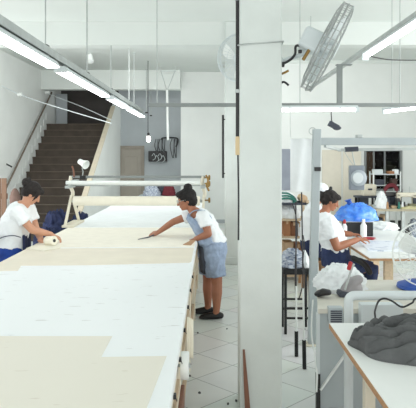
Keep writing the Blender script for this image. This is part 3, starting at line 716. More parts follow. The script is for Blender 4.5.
def hand_shapes(mb, w, d, nrm, curl=0.5, side=1, k=1.0):
    """w wrist, d direction of the palm, nrm out of the back of the hand, side +1/-1 the thumb's side"""
    d = V(d).normalized(); nrm = V(nrm); nrm = (nrm - d * nrm.dot(d)).normalized(); s = d.cross(nrm).normalized() * side
    w = V(w)
    mb.loft([w - d * 0.03, w + d * 0.03 * k, w + d * 0.08 * k], [(0.02 * k, 0.026 * k), (0.015 * k, 0.036 * k), (0.011 * k, 0.037 * k)], ref=nrm, n=12, cap='round')
    for i, (L, o) in enumerate(((0.068, 0.03), (0.078, 0.010), (0.072, -0.010), (0.056, -0.029))):
        b = w + d * 0.076 * k + s * o * k; pts = [b]; ang = curl * 0.35; dd = d
        for j, fr in enumerate((0.45, 0.32, 0.23)):
            dd = d * math.cos(ang) - nrm * math.sin(ang) + s * o * 1.5
            pts.append(pts[-1] + dd.normalized() * L * fr * k); ang += curl * 0.75
        mb.loft(pts, [0.0092 * k, 0.0088 * k, 0.008 * k, 0.0065 * k], n=8, cap='round')
    b = w + d * 0.025 * k + s * 0.028 * k
    p1 = b + (d * 0.6 + s * 0.75 - nrm * 0.35).normalized() * 0.04 * k; p2 = p1 + (d * 0.9 + s * 0.2 - nrm * 0.45).normalized() * 0.032 * k
    mb.loft([b, p1, p2], [0.013 * k, 0.0105 * k, 0.0085 * k], n=8, cap='round')
def finish_body(mb, name, skin, root, marks, voxel=0.0068):
    o = volume(mb, name, skin, root, voxel, 2)
    me = o.data; me.materials.clear(); me.materials.append(skin); me.materials.append(M_EYE); me.materials.append(M_LIP)
    off = V(root['_o'])
    for p in me.polygons:
        c = p.center + off
        for q, r, mi in marks:
            if (c - q).length < r: p.material_index = mi
    return o

# --- worker standing at the near side of the table, leaning over it to the left
Y0 = 6.72
A = thing('person', (0.03, Y0, 0), 'person in white tee and light denim dungarees leaning over the table with one arm outstretched', 'person')
def Q(px, py, dy=0.0): v = P(px, py, Y0); v.y += dy; return v
hip, waist, chest, neck = Q(212, 250), Q(211.5, 237), Q(203, 221), Q(195, 213)
hc = Q(185.8, 200.5); hf = V((-0.93, -0.22, -0.22)); hup = V((-0.2, 0, 1))
b = MB()
q, HR, eyes, lips = head_shapes(b, hc, hf, hup, 0.93)
b.loft([Q(197, 215), Q(192, 209), q(-0.03, 0, -0.05)], [0.06, 0.052, 0.05], cap='round')
b.loft([hip, waist, chest, neck], [(0.12, 0.16), (0.105, 0.14), (0.11, 0.165), (0.07, 0.10)], ref=(1, 0, 0.3), n=18, cap='round')
nsh, fsh = Q(204, 216, -0.16), Q(194, 215, 0.15)
nel, nwr = Q(208.5, 231.5, -0.21), Q(196, 236.6, -0.19)
fel, fwr = Q(172, 223.5, 0.16), Q(157.5, 233.5, 0.12)
b.loft([Q(201, 216, -0.08), nsh, nsh.lerp(nel, 0.5), nel], [0.06, 0.055, 0.047, 0.04], cap='round')
b.loft([nel, nel.lerp(nwr, 0.35), nwr], [0.04, 0.04, 0.027], cap='round')
b.loft([Q(197, 215, 0.07), fsh, fsh.lerp(fel, 0.5), fel], [0.06, 0.054, 0.046, 0.039], cap='round')
b.loft([fel, fel.lerp(fwr, 0.35), fwr], [0.039, 0.038, 0.026], cap='round')
hand_shapes(b, nwr, (-1, -0.1, -0.30), (0.1, 0, 1), 0.35, -1)
hand_shapes(b, fwr, (-0.95, -0.15, -0.42), (-0.2, -0.5, 0.8), 1.5, 1, 1.08)
legs = []
for px_k, px_a, dy, px_h in ((217, 216.5, -0.14, 213.5), (208, 208, 0.08, 210.5)):
    sy = -3 if dy > 0 else 0
    h_, k_, a2 = Q(px_h, 254, dy * 0.68), P(px_k, 284 + sy, Y0 + dy * 0.9), P(px_a, 312 + sy, Y0 + dy)
    a2.z = 0.085
    b.loft([h_, h_.lerp(k_, 0.5), k_, k_.lerp(a2, 0.33), k_.lerp(a2, 0.7), a2, V((a2.x - 0.01, a2.y, 0.06))], [0.095, 0.082, 0.058, 0.06, 0.046, 0.037, 0.04], cap='round')
    b.loft([a2 + V((0.03, 0, -0.045)), a2 + V((-0.06, 0, -0.05)), a2 + V((-0.13, 0, -0.055))], [(0.03, 0.034), (0.028, 0.04), (0.02, 0.036)], ref=(0, 0, 1), cap='round')
    legs.append((h_, k_, a2))
finish_body(b, 'body', M_SKIN1, A, [(e, r, 1) for e, r in eyes] + [(e, r, 2) for e, r in lips])
# hair with a bun
hb = MB()
hb.ell(q(-0.03, 0, 0.05), (0.105, 0.096, 0.09), HR); hb.ell(q(-0.06, 0, -0.01), (0.075, 0.09, 0.085), HR); hb.ell(q(0.035, 0, 0.085), (0.066, 0.07, 0.04), HR)
hb.ell(q(-0.06, 0, 0.145), (0.052, 0.055, 0.046), HR)
volume(hb, 'hair', M_HAIRB, A, 0.008, 2, [(0.004, 40, (1, 1, 1))])
# tee
tb = MB()
tb.loft([Q(215, 245), waist, chest, Q(199, 215), Q(196.5, 212.5)], [(0.145, 0.175), (0.13, 0.162), (0.13, 0.185), (0.10, 0.14), (0.07, 0.075)], ref=(1, 0, 0.3), n=18)
tb.loft([Q(202, 216, -0.06), nsh, nsh.lerp(nel, 0.55)], [0.078, 0.074, 0.07])
tb.loft([Q(198, 215, 0.05), fsh, fsh.lerp(fel, 0.5)], [0.078, 0.07, 0.07])
volume(tb, 'tee_shirt', M_TSHIRT, A, 0.009, 3, [(0.006, 9, (1, 1, 1)), (0.003, 22, (1, 1, 1))])
# dungarees: shorts, bib and straps
db = MB()
db.loft([Q(213.5, 240), Q(212.5, 247), Q(211.5, 258)], [(0.15, 0.185), (0.165, 0.205), (0.155, 0.205)], ref=(1, 0, 0.1), n=18)
for h_, k_, a2 in legs:
    e_ = h_.lerp(k_, 0.74); db.loft([h_, h_.lerp(k_, 0.4), e_], [0.125, 0.12, 0.108])
volume(db, 'dungaree_shorts', M_DENIM, A, 0.009, 3, [(0.006, 10, (1, 1, 0.6)), (0.003, 25, (1, 1, 1))])
bb = MB()
for dy in (-0.15, -0.1, -0.05, 0, 0.05, 0.1):
    fx = -0.015 * (dy / 0.1) ** 2
    bb.loft([Q(200.5 - fx * 90, 244, dy), Q(198 - fx * 90, 234, dy), Q(191.5 - fx * 90, 222.5, dy), Q(188 - fx * 60, 217, dy * 0.85)], [(0.03, 0.04)] * 4, ref=(1, 0, 0.4), n=8)
bb.loft([Q(203, 242, -0.185), Q(199, 232, -0.16), Q(190.5, 220, -0.12)], [(0.025, 0.04), (0.02, 0.03), (0.012, 0.02)], ref=(0, 1, 0), n=8)
bb.loft([Q(209, 243, -0.19), Q(205, 235, -0.18), Q(199, 226, -0.165), Q(193, 218.5, -0.13)], [(0.02, 0.06), (0.02, 0.06), (0.02, 0.045), (0.015, 0.025)], ref=(0, 1, 0), n=8)
volume(bb, 'dungaree_bib', M_DENIM, A, 0.008, 3, [(0.003, 20, (1, 1, 1))])
for dy in (-0.09, 0.09):
    pts = smooth_path([Q(188.5, 218, dy), Q(190, 213.5, dy), Q(196, 209.5, dy), Q(206, 211, dy), Q(214, 222, dy * 0.8), Q(221, 240, dy * 0.5)], 5)
    MB().loft(pts, [(0.006, 0.02)] * len(pts), ref=(0.3, 0, 1), n=8).build('strap', M_DENIM, A, True)
pk = MB(); pk.loft([Q(202.8, 247, -0.02), Q(203.5, 258, -0.03), Q(204.5, 269, -0.04)], [(0.05, 0.15), (0.055, 0.16), (0.045, 0.14)], ref=(1, 0, 0), n=12, cap='round')  # dark grey piece over the front of the hip
volume(pk, 'dark_hip_piece', M_DGREY, A, 0.01, 3, [(0.005, 12, (1, 1, 1))])
for h_, k_, a2 in legs:
    sb = MB(); sb.loft([a2 + V((0.045, 0, -0.045)), a2 + V((0.0, 0, -0.04)), a2 + V((-0.08, 0, -0.048)), a2 + V((-0.155, 0, -0.058)), a2 + V((-0.175, 0, -0.064))], [(0.036, 0.036), (0.044, 0.042), (0.036, 0.046), (0.026, 0.042), (0.018, 0.03)], ref=(0, 0, 1), n=12, cap='round')
    sh = volume(sb, 'shoe', M_BLACK, A, 0.007, 3)
    zmin = min((sh.matrix_world @ v.co).z for v in sh.data.vertices)
gl = MB()
for s in (-1, 1):
    gl.tube([q(0.1, s * 0.033 + 0.024 * math.cos(a), 0.01 + 0.02 * math.sin(a)) for a in [2 * PI * k / 16 for k in range(16)]], 0.0022, 5, closed=True)
    gl.tube([q(0.1, s * 0.057, 0.012), q(0.0, s * 0.083, 0.012)], 0.0022, 5)
gl.tube([q(0.1, -0.01, 0.014), q(0.1, 0.01, 0.014)], 0.0022, 5)
gl.build('glasses', M_STEEL, A)
# marker in the outstretched hand
mk = MB().loft([V((*TP(138, 241), TZ + 0.018)), V((*TP(148, 239.5), TZ + 0.024)), V((*TP(154, 238.5), TZ + 0.04))], [0.004, 0.008, 0.008], n=8).build('cutting_knife', M_DGREY, None, True)
tag(mk, 'slim dark grey knife in the outstretched hand of the leaning worker', 'knife')
sc = thing('wooden_ruler', (XX(190, 6.4), 6.4, TZ + 0.006), 'tan wooden pattern piece on the table under the resting hand of the standing worker', 'pattern piece')
rp = [TP(183, 245.5), TP(191, 246), TP(197, 239.5), TP(195, 239)]
MB().prism([V((x, y, TZ + 0.006)) for x, y in rp], (0, 0, 0.006)).build('board', M_WOOD, sc)

# --- worker on the far left bending over the table
Y1 = 6.3
B = thing('person', (XX(14, Y1), Y1, 0), 'person in white tee and blue trousers bending over the table edge by the stairs', 'person')
def Q(px, py, dy=0.0): v = P(px, py, Y1); v.y += dy; return v
b = MB()
hc = Q(32.3, 194); hf = V((0.76, 0.18, -0.58)); hup = V((0.5, 0, 0.85))
q, HR, eyes, lips = head_shapes(b, hc, hf, hup, 0.9)
b.loft([Q(22, 207), Q(27, 201.5), q(-0.03, 0, -0.04)], [0.06, 0.052, 0.05], cap='round')
hip, waist, chest, neck = Q(10, 257), Q(12.5, 243), Q(16.5, 221), Q(21, 207)
b.loft([hip, waist, chest, neck], [(0.12, 0.17), (0.11, 0.15), (0.115, 0.175), (0.07, 0.1)], ref=(1, 0, -0.2), n=18, cap='round')
nsh, fsh = Q(21.5, 210.5, -0.17), Q(25, 211, 0.15)
nel, nwr = Q(36.5, 228.5, -0.14), Q(50.5, 234.5, 0.02)
fel, fwr = Q(32, 232, 0.16), Q(40, 243, 0.04)
fwr = P(42, 241, Y1 - 0.02)
b.loft([Q(20, 211, -0.08), nsh, nsh.lerp(nel, 0.5), nel], [0.06, 0.056, 0.047, 0.04], cap='round')
b.loft([nel, nel.lerp(nwr, 0.35), nwr], [0.04, 0.04, 0.027], cap='round')
b.loft([Q(22, 211, 0.07), fsh, fsh.lerp(fel, 0.5), fel], [0.06, 0.055, 0.046, 0.039], cap='round')
b.loft([fel, fel.lerp(fwr, 0.35), fwr], [0.039, 0.038, 0.026], cap='round')
hand_shapes(b, nwr, (0.9, 0.2, -0.45), (0.4, -0.1, 0.9), 0.7, 1)
hand_shapes(b, fwr, (0.85, 0.1, -0.35), (0.3, -0.5, 0.7), 0.8, -1)
legsB = []
for dy in (-0.1, 0.1):
    h_ = Q(10, 258, dy); k_ = V((h_.x + 0.03, Y1 + dy, 0.46)); a2 = V((h_.x - 0.02, Y1 + dy, 0.085))
    b.loft([h_, h_.lerp(k_, 0.5), k_, k_.lerp(a2, 0.33), a2, V((a2.x, a2.y, 0.06))], [0.1, 0.085, 0.06, 0.062, 0.037, 0.04], cap='round')
    b.loft([a2 + V((-0.03, 0, -0.045)), a2 + V((0.06, 0, -0.05)), a2 + V((0.14, 0, -0.06))], [(0.03, 0.034), (0.028, 0.04), (0.02, 0.036)], ref=(0, 0, 1), cap='round')
    legsB.append((h_, k_, a2))
finish_body(b, 'body', M_SKIN2, B, [(e, r, 1) for e, r in eyes] + [(e, r, 2) for e, r in lips])
hb = MB()
hb.ell(q(-0.03, 0, 0.045), (0.095, 0.086, 0.088), HR); hb.ell(q(-0.065, 0, 0.0), (0.062, 0.08, 0.07), HR); hb.ell(q(0.045, 0, 0.075), (0.055, 0.07, 0.035), HR)
hb.ell(q(-0.125, 0, 0.07), (0.055, 0.055, 0.05), HR)
for k in range(7):
    a = k / 7 * 2 * PI
    hb.loft([q(-0.1, 0, 0.085), q(-0.135 - 0.01 * (k % 2), 0.05 * math.cos(a), 0.09 + 0.055 * math.sin(a))], [0.02, 0.007], n=7, cap='round')
for s in (-1, 1): hb.loft([q(0.05, s * 0.066, 0.06), q(0.055, s * 0.076, 0.0), q(0.05, s * 0.072, -0.05)], [(0.012, 0.02), (0.008, 0.014), (0.004, 0.006)], n=8, cap='round')
volume(hb, 'hair', M_HAIRBR, B, 0.007, 2, [(0.004, 40, (1, 1, 1))])
tb = MB()
tb.loft([Q(11.5, 247), Q(12.5, 240), chest, Q(20, 208), Q(22.5, 204.5)], [(0.155, 0.18), (0.148, 0.175), (0.15, 0.195), (0.105, 0.15), (0.07, 0.078)], ref=(1, 0, -0.2), n=18)
tb.loft([Q(20, 210.5, -0.06), nsh, nsh.lerp(nel, 0.55)], [0.082, 0.08, 0.076])
tb.loft([Q(22, 211, 0.05), fsh, fsh.lerp(fel, 0.5)], [0.08, 0.072, 0.07])
volume(tb, 'tee_shirt', M_TSHIRT, B, 0.009, 3, [(0.008, 8, (1, 1, 0.7)), (0.003, 22, (1, 1, 1))])
db = MB()
db.loft([Q(11.5, 245.5), Q(11, 251), Q(10, 263)], [(0.155, 0.185), (0.168, 0.205), (0.165, 0.215)], ref=(1, 0, 0), n=18)
for h_, k_, a2 in legsB: db.loft([h_ + V((0, 0, 0.03)), h_.lerp(k_, 0.4), k_, k_.lerp(a2, 0.85)], [0.125, 0.11, 0.085, 0.07])
volume(db, 'trousers', M_ROYAL, B, 0.01, 3, [(0.006, 10, (1, 1, 0.6))])
for h_, k_, a2 in legsB:
    sb = MB(); sb.loft([a2 + V((-0.045, 0, -0.045)), a2 + V((0.0, 0, -0.04)), a2 + V((0.09, 0, -0.05)), a2 + V((0.17, 0, -0.062))], [(0.036, 0.036), (0.044, 0.042), (0.034, 0.046), (0.02, 0.035)], ref=(0, 0, 1), n=12, cap='round')
    volume(sb, 'shoe', M_BLACK, B, 0.008, 3)
# apron: navy edge at the front with tie strings
ab = MB()
for dy in (-0.09, -0.04, 0.03, 0.1): ab.loft([Q(27.5 - abs(dy) * 12, 233.5, dy), Q(28 - abs(dy) * 12, 242, dy), Q(28 - abs(dy) * 12, 256, dy)], [(0.013, 0.035)] * 3, ref=(1, 0, 0), n=8)
volume(ab, 'apron', M_NAVY, B, 0.008, 2)
kn = MB()
kn.tube(smooth_path([Q(26.5, 235, -0.185), Q(20, 233, -0.205), Q(12, 233.8, -0.205), Q(4, 236.5, -0.19), Q(1, 236, -0.13)], 5), 0.005, 6)
kn.tube(smooth_path([Q(2, 236.5, -0.17), Q(6, 232, -0.22), Q(5.5, 236, -0.21), Q(1.5, 243, -0.2), Q(0.5, 240, -0.2)], 5), 0.008, 6)
kn.build('apron_string', M_NAVY, B, True)
# cream roll under the hands
crl = thing('tape_spool', P(50, 243, 6.35), 'cream roll of tape held down on the table by the bending worker', 'roll')
Cc = P(50.5, 242.0, 6.12); Cc.z = TZ + 0.062 - 0.006
ax = V((0.75, -0.62, 0.1)).normalized()
MB().lathe([(0.018, -0.065), (0.042, -0.065), (0.047, -0.058), (0.047, 0.058), (0.042, 0.065), (0.018, 0.065)], Cc, ax, 24).build('roll', M_CREAM, crl, True)
MB().lathe([(0.001, -0.067), (0.017, -0.067), (0.017, 0.067), (0.001, 0.067)], Cc, ax, 16).build('core', M_BLACK, crl, True)
tag(sheet('cloth_offcut', [TP(26, 249.5), TP(40, 244), TP(62, 245), TP(60, 249), TP(44, 252)], TZ + 0.007, 0.006, M_CREAM, 'cream offcut lying below the hands of the bending worker', 'fabric'), 'cream offcut lying below the hands of the bending worker', 'fabric')

# --- seated worker at the sewing table
Y2 = 7.0
Cp = thing('person', (XX(333, Y2), Y2, 0), 'person with tied back hair in white tee and jeans seated at the sewing table', 'person')
def Q(px, py, dy=0.0): v = P(px, py, Y2); v.y += dy; return v
b = MB()
hc = Q(331, 201.5); hf = V((0.9, -0.16, -0.36)); hup = V((0.35, 0, 0.92))
q, HR, eyes, lips = head_shapes(b, hc, hf, hup, 0.9)
b.loft([Q(323, 215), Q(326, 210), q(-0.03, 0, -0.045)], [0.06, 0.052, 0.05], cap='round')
hip, waist, chest, neck = Q(334, 262), Q(334, 249), Q(328.5, 229), Q(323.5, 215)
b.loft([hip, waist, chest, neck], [(0.13, 0.17), (0.115, 0.15), (0.12, 0.175), (0.07, 0.1)], ref=(1, 0, 0.2), n=18, cap='round')
nsh, fsh = Q(324, 219.5, -0.17), Q(327, 218, 0.16)
nel, nwr = Q(333, 244.5, -0.22), Q(356, 238.2, -0.1)
fel, fwr = Q(344, 236, 0.24), Q(354, 236, 0.16)
b.loft([Q(324, 219, -0.08), nsh, nsh.lerp(nel, 0.5), nel], [0.065, 0.062, 0.055, 0.046], cap='round')
b.loft([nel, nel.lerp(nwr, 0.35), nwr], [0.047, 0.046, 0.03], cap='round')
b.loft([Q(325, 218, 0.07), fsh, fsh.lerp(fel, 0.5), fel], [0.065, 0.06, 0.052, 0.043], cap='round')
b.loft([fel, fel.lerp(fwr, 0.35), fwr], [0.043, 0.042, 0.03], cap='round')
hand_shapes(b, nwr, (1, 0.1, 0.02), (0, -0.3, 1), 0.7, 1)
hand_shapes(b, fwr, (0.9, -0.25, 0.0), (0, 0.2, 1), 0.8, -1)
legsC = []
for dy in (-0.12, 0.12):
    h_ = Q(335, 265, dy); k_ = V((h_.x + 0.40, Y2 + dy, 0.50)); a2 = V((k_.x - 0.06, Y2 + dy, 0.085))
    b.loft([h_, h_.lerp(k_, 0.5), k_, k_.lerp(a2, 0.33), a2, V((a2.x, a2.y, 0.06))], [0.095, 0.085, 0.06, 0.06, 0.037, 0.04], cap='round')
    b.loft([a2 + V((-0.03, 0, -0.045)), a2 + V((0.06, 0, -0.05)), a2 + V((0.14, 0, -0.06))], [(0.03, 0.034), (0.028, 0.04), (0.02, 0.036)], ref=(0, 0, 1), cap='round')
    legsC.append((h_, k_, a2))
finish_body(b, 'body', M_SKIN3, Cp, [(e, r, 1) for e, r in eyes] + [(e, r, 2) for e, r in lips])
hb = MB()
hb.ell(q(-0.03, 0, 0.045), (0.098, 0.088, 0.09), HR); hb.ell(q(-0.06, 0, -0.005), (0.065, 0.08, 0.07), HR); hb.ell(q(0.045, 0, 0.08), (0.055, 0.065, 0.035), HR)
hb.ell(q(-0.125, 0, 0.01), (0.045, 0.05, 0.055), HR)
volume(hb, 'hair', M_HAIRBR, Cp, 0.008, 2, [(0.004, 40, (1, 1, 1))])
MB().lathe([(0.024, -0.014), (0.034, 0), (0.024, 0.014)], q(-0.055, 0, 0.138), HR @ V((0.3, 0, 1)), 14).ell(q(-0.065, 0, 0.16), (0.02, 0.022, 0.022)).build('hair_tie', M_BLACK, Cp, True)
tb = MB()
tb.loft([Q(335, 250.5), Q(334, 243), chest, Q(323.5, 217), Q(324, 213)], [(0.155, 0.185), (0.15, 0.18), (0.15, 0.2), (0.105, 0.155), (0.07, 0.078)], ref=(1, 0, 0.2), n=18)
tb.loft([Q(323, 219, -0.06), nsh, nsh.lerp(nel, 0.62)], [0.09, 0.09, 0.088])
tb.loft([Q(325, 218, 0.05), fsh, fsh.lerp(fel, 0.6)], [0.085, 0.08, 0.08])
volume(tb, 'tee_shirt', M_TSHIRT, Cp, 0.009, 3, [(0.008, 8, (1, 1, 0.7)), (0.003, 22, (1, 1, 1))])
db = MB()
db.loft([Q(335, 247.5), Q(335, 254), Q(335, 266)], [(0.158, 0.188), (0.165, 0.2), (0.15, 0.2)], ref=(1, 0, 0), n=18)
for h_, k_, a2 in legsC: db.loft([h_, h_.lerp(k_, 0.5), k_, k_.lerp(a2, 0.85)], [0.115, 0.105, 0.085, 0.07], cap='round')
volume(db, 'jeans', M_DENIMD, Cp, 0.01, 3, [(0.006, 10, (1, 1, 0.6))])
for h_, k_, a2 in legsC:
    sb = MB(); sb.loft([a2 + V((-0.045, 0, -0.045)), a2 + V((0.0, 0, -0.04)), a2 + V((0.09, 0, -0.05)), a2 + V((0.17, 0, -0.062))], [(0.036, 0.036), (0.044, 0.042), (0.034, 0.046), (0.02, 0.035)], ref=(0, 0, 1), n=12, cap='round')
    volume(sb, 'shoe', M_BLACK, Cp, 0.008, 3)
# her stool
so = thing('work_stool', (XX(334, Y2), Y2, 0), 'padded stool under the seated worker in jeans', 'stool')
sx, zs = XX(334, Y2), 0.395
MB().lathe([(0.02, 0), (0.17, 0), (0.18, 0.012), (0.18, 0.04), (0.16, 0.055)], (sx, Y2, zs - 0.055), (0, 0, 1), 28).build('seat', M_BLACK, so, True)
for k in range(4):
    a = PI / 4 + k * PI / 2
    MB().tube([(sx + 0.12 * math.cos(a), Y2 + 0.12 * math.sin(a), zs - 0.05), (sx + 0.2 * math.cos(a), Y2 + 0.2 * math.sin(a), 0)], 0.014, 8).build('leg', M_STEEL, so, True)

# --- second seated worker in a white cap, mostly behind the post
Y3 = 8.3
Dp = thing('person', (XX(312, Y3), Y3, 0), 'person in white cap and white shirt half hidden behind the grey gantry post', 'person')
def Q(px, py, dy=0.0): v = P(px, py, Y3); v.y += dy; return v
b = MB()
hc = Q(321.5, 193); hf = V((0.8, 0.55, -0.25)); hup = V((0.25, 0, 0.95))
q, HR, eyes, lips = head_shapes(b, hc, hf, hup, 0.92)
b.loft([Q(314, 205), Q(318, 201), q(-0.03, 0, -0.045)], [0.06, 0.052, 0.05], cap='round')
hip, waist, chest, neck = Q(311, 247), Q(311, 236), Q(312, 217), Q(315, 205)
b.loft([hip, waist, chest, neck], [(0.12, 0.16), (0.11, 0.14), (0.115, 0.165), (0.07, 0.1)], ref=(1, 0, -0.1), n=18, cap='round')
nsh, fsh = Q(312.5, 208, -0.16), Q(317, 208, 0.15); nel, nwr = Q(316, 228, -0.19), Q(331, 229, -0.1); fel, fwr = Q(322, 226, 0.2), Q(334, 229, 0.12)
for s_, e_, w_ in ((nsh, nel, nwr), (fsh, fel, fwr)):
    b.loft([Q(314, 208, (s_.y - Y3) * 0.5), s_, s_.lerp(e_, 0.5), e_], [0.06, 0.056, 0.047, 0.04], cap='round'); b.loft([e_, e_.lerp(w_, 0.35), w_], [0.04, 0.04, 0.027], cap='round')
hand_shapes(b, nwr, (1, 0.1, 0), (0, -0.3, 1), 0.7, 1); hand_shapes(b, fwr, (1, -0.2, 0), (0, 0.3, 1), 0.7, -1)
legsD = []
for dy in (-0.1, 0.1):
    h_ = Q(312, 249, dy); k_ = V((h_.x + 0.38, Y3 + dy, 0.49)); a2 = V((k_.x - 0.03, Y3 + dy, 0.085))
    b.loft([h_, h_.lerp(k_, 0.5), k_, k_.lerp(a2, 0.33), a2, V((a2.x, a2.y, 0.06))], [0.09, 0.08, 0.058, 0.058, 0.037, 0.04], cap='round')
    b.loft([a2 + V((-0.03, 0, -0.045)), a2 + V((0.06, 0, -0.05)), a2 + V((0.14, 0, -0.06))], [(0.03, 0.034), (0.028, 0.04), (0.02, 0.036)], ref=(0, 0, 1), cap='round')
    legsD.append((h_, k_, a2))
finish_body(b, 'body', M_SKIN1, Dp, [(e, r, 1) for e, r in eyes] + [(e, r, 2) for e, r in lips], 0.008)
hb = MB(); hb.ell(q(-0.06, 0, -0.01), (0.06, 0.078, 0.07), HR); hb.ell(q(-0.03, 0, 0.03), (0.09, 0.082, 0.07), HR)
volume(hb, 'hair', M_HAIRB, Dp, 0.009, 2)
cpm = MB(); cpm.ell(q(-0.02, 0, 0.07), (0.1, 0.09, 0.075), HR); cpm.lathe([(0.095, -0.02), (0.1, 0.0), (0.094, 0.03)], q(-0.018, 0, 0.05), HR @ V((-0.1, 0, 1)), 20)
volume(cpm, 'cap', M_TSHIRT, Dp, 0.008, 2)
tb = MB(); tb.loft([Q(311, 240), Q(311, 234), chest, Q(314.5, 207), Q(316, 203.5)], [(0.15, 0.178), (0.145, 0.172), (0.15, 0.19), (0.105, 0.15), (0.068, 0.075)], ref=(1, 0, -0.1), n=18)
for s_, e_, w_ in ((nsh, nel, nwr), (fsh, fel, fwr)): tb.loft([Q(314, 208, (s_.y - Y3) * 0.4), s_, s_.lerp(e_, 0.6)], [0.08, 0.08, 0.078])
volume(tb, 'shirt', M_TSHIRT, Dp, 0.01, 3, [(0.008, 8, (1, 1, 0.7))])
db = MB(); db.loft([Q(311, 238), Q(311.5, 244), Q(312, 252)], [(0.15, 0.18), (0.155, 0.19), (0.14, 0.185)], ref=(1, 0, 0), n=18)
for h_, k_, a2 in legsD: db.loft([h_, h_.lerp(k_, 0.5), k_, k_.lerp(a2, 0.85)], [0.11, 0.1, 0.08, 0.07], cap='round')
volume(db, 'trousers', M_NAVY, Dp, 0.01, 3)
for h_, k_, a2 in legsD:
    sb = MB(); sb.loft([a2 + V((-0.045, 0, -0.045)), a2 + V((0.0, 0, -0.04)), a2 + V((0.09, 0, -0.05)), a2 + V((0.17, 0, -0.062))], [(0.036, 0.036), (0.044, 0.042), (0.034, 0.046), (0.02, 0.035)], ref=(0, 0, 1), n=12, cap='round')
    volume(sb, 'shoe', M_BLACK, Dp, 0.009, 3)
zs = hip.z - 0.16; hx = XX(312, Y3)
ss = thing('wooden_stool', (hx, Y3, 0), 'plain wooden stool under the worker in the white cap', 'stool')
MB().bb(hx - 0.17, hx + 0.17, Y3 - 0.17, Y3 + 0.17, zs - 0.03, zs).build('seat', M_WOOD, ss, bevel=0.006)
for a in (-1, 1):
    for c_ in (-1, 1): MB().bar((hx + a * 0.13, Y3 + c_ * 0.13, zs - 0.03), (hx + a * 0.15, Y3 + c_ * 0.15, 0), 0.035, 0.035).build('leg', M_WOOD, ss)

# ------------------------------------------------------------------ soft heaps
def heap(name, c, r, m, label, cat, seed=0, folds=0.12, freq=3.0, group=None, parent=None, nx=64, ny=26):
    """a rumpled mound of cloth: a closed dome with ridged folds, flat underneath"""
    c = V(c); vs = []; fs = []
    for i in range(ny + 1):
        e = PI / 2 * i / ny
        for k in range(nx):
            a = 2 * PI * k / nx
            d = V((math.cos(a) * math.cos(e), math.sin(a) * math.cos(e), math.sin(e)))
            qv = V((d.x * r[0], d.y * r[1], d.z * r[2])) / max(r) * freq + V((seed * 3.7, seed * 1.9, seed))
            wq = qv * 1.5 + V((noise.noise(qv * 1.3 + V((9, 0, 0))), noise.noise(qv * 1.3 + V((0, 9, 0))), 0)) * 1.2
            n = noise.noise(qv) * 0.5 + (min(1.0, abs(noise.noise(wq + V((5, 5, 5)))) * 3.2) ** 0.6 - 0.45) * 0.75 + (min(1.0, abs(noise.noise(wq * 2.3)) * 3) ** 0.6 - 0.6) * 0.3
            s_ = 1 + folds * n * 2.0
            p = V((d.x * r[0] * s_, d.y * r[1] * s_, max(0.0, d.z * r[2] * s_)))
            vs.append(c + p)
    for i in range(ny):
        for k in range(nx):
            fs.append((i * nx + k, i * nx + (k + 1) % nx, (i + 1) * nx + (k + 1) % nx, (i + 1) * nx + k))
    fs.append(tuple(range(nx - 1, -1, -1))); fs.append(tuple(ny * nx + k for k in range(nx)))
    o = MB().add(vs, fs).build(name, m, parent)
    for p in o.data.polygons: p.use_smooth = True
    if label: tag(o, label, cat, group)
    return o
# navy bundles behind the table by the stairs
for i, (px, py, Y, r) in enumerate(((47, 226, 9.6, (0.2, 0.25, 0.34)), (57, 222, 10.6, (0.26, 0.25, 0.5)), (80, 226, 10.8, (0.2, 0.25, 0.46)), (70, 232, 9.6, (0.18, 0.22, 0.26)))):
    p = P(px, py, Y); p.z = 0.24
    ch = heap('laundry_bundle', p, r, M_NAVY, ['dark navy bundle lowest beside the bending worker at the stair foot', 'tallest dark navy bundle in front of the stairs behind the cutting table', 'dark navy bundle behind the leg of the spreading frame', 'low dark navy bundle between the taller ones at the stair foot'][i], 'bundle', i + 2, 0.2, 4.0, 'navy bundles at the foot of the stairs')
pl = thing('low_platform', (-2.5, 10.2, 0), 'low dark platform carrying the navy bundles at the foot of the stairs', 'platform')
MB().bb(-2.95, -1.9, 9.1, 11.2, 0.2, 0.24).build('deck', M_WOODD, pl)
for x in (-2.9, -1.95):
    for y in (9.2, 11.1): MB().bb(x - 0.03, x + 0.03, y - 0.03, y + 0.03, 0, 0.2).build('leg', M_WOODD, pl)
# wooden things far left behind the bending worker
ch = thing('wooden_crate', (XX(4, 11), 11, 0), 'upright brown plank crate behind the bending worker', 'crate')
x0, x1 = XX(-14, 11), XX(8.5, 11)
for k in range(4):
    a = x0 + (x1 - x0) * k / 4; MB().bb(a + 0.006, a + (x1 - x0) / 4 - 0.006, 10.9, 10.93, 0.04, ZZ(178, 11)).build('plank', mat('brown_plank', (122, 94, 75), 0.7, var=0.12, stretch=(6, 6, 1)), ch, bevel=0.004)
MB().bb(x0, x1, 10.93, 11.25, 0.0, 0.04).bb(x0, x1, 10.93, 10.96, 0.2, 0.3).bb(x0, x1, 10.93, 10.96, 1.0, 1.1).build('frame', M_WOODD, ch)
o = thing('cloth_bust', (XX(15, 10.5), 10.5, 0), 'brownish covered form between the crate and the bending worker', 'dress form')
MB().lathe([(0.07, 0), (0.09, 0.06), (0.095, 0.14), (0.07, 0.24), (0.045, 0.28), (0.02, 0.31)], (XX(15, 10.5), 10.5, ZZ(206, 10.5)), (0, 0, 1), 20).build('torso', mat('brown_cover', (112, 90, 82), 0.8, var=0.12), o, True)
MB().tube([(XX(15, 10.5), 10.5, 0.02), (XX(15, 10.5), 10.5, ZZ(205, 10.5))], 0.02, 8).lathe([(0.16, 0), (0.16, 0.02), (0.03, 0.03)], (XX(15, 10.5), 10.5, 0), (0, 0, 1), 20).build('stand', M_BLACK, o, True)
o = thing('wall_bracket', P(3, 165, 12.9), 'thin dark bar sticking out of the stair wall', 'bar')
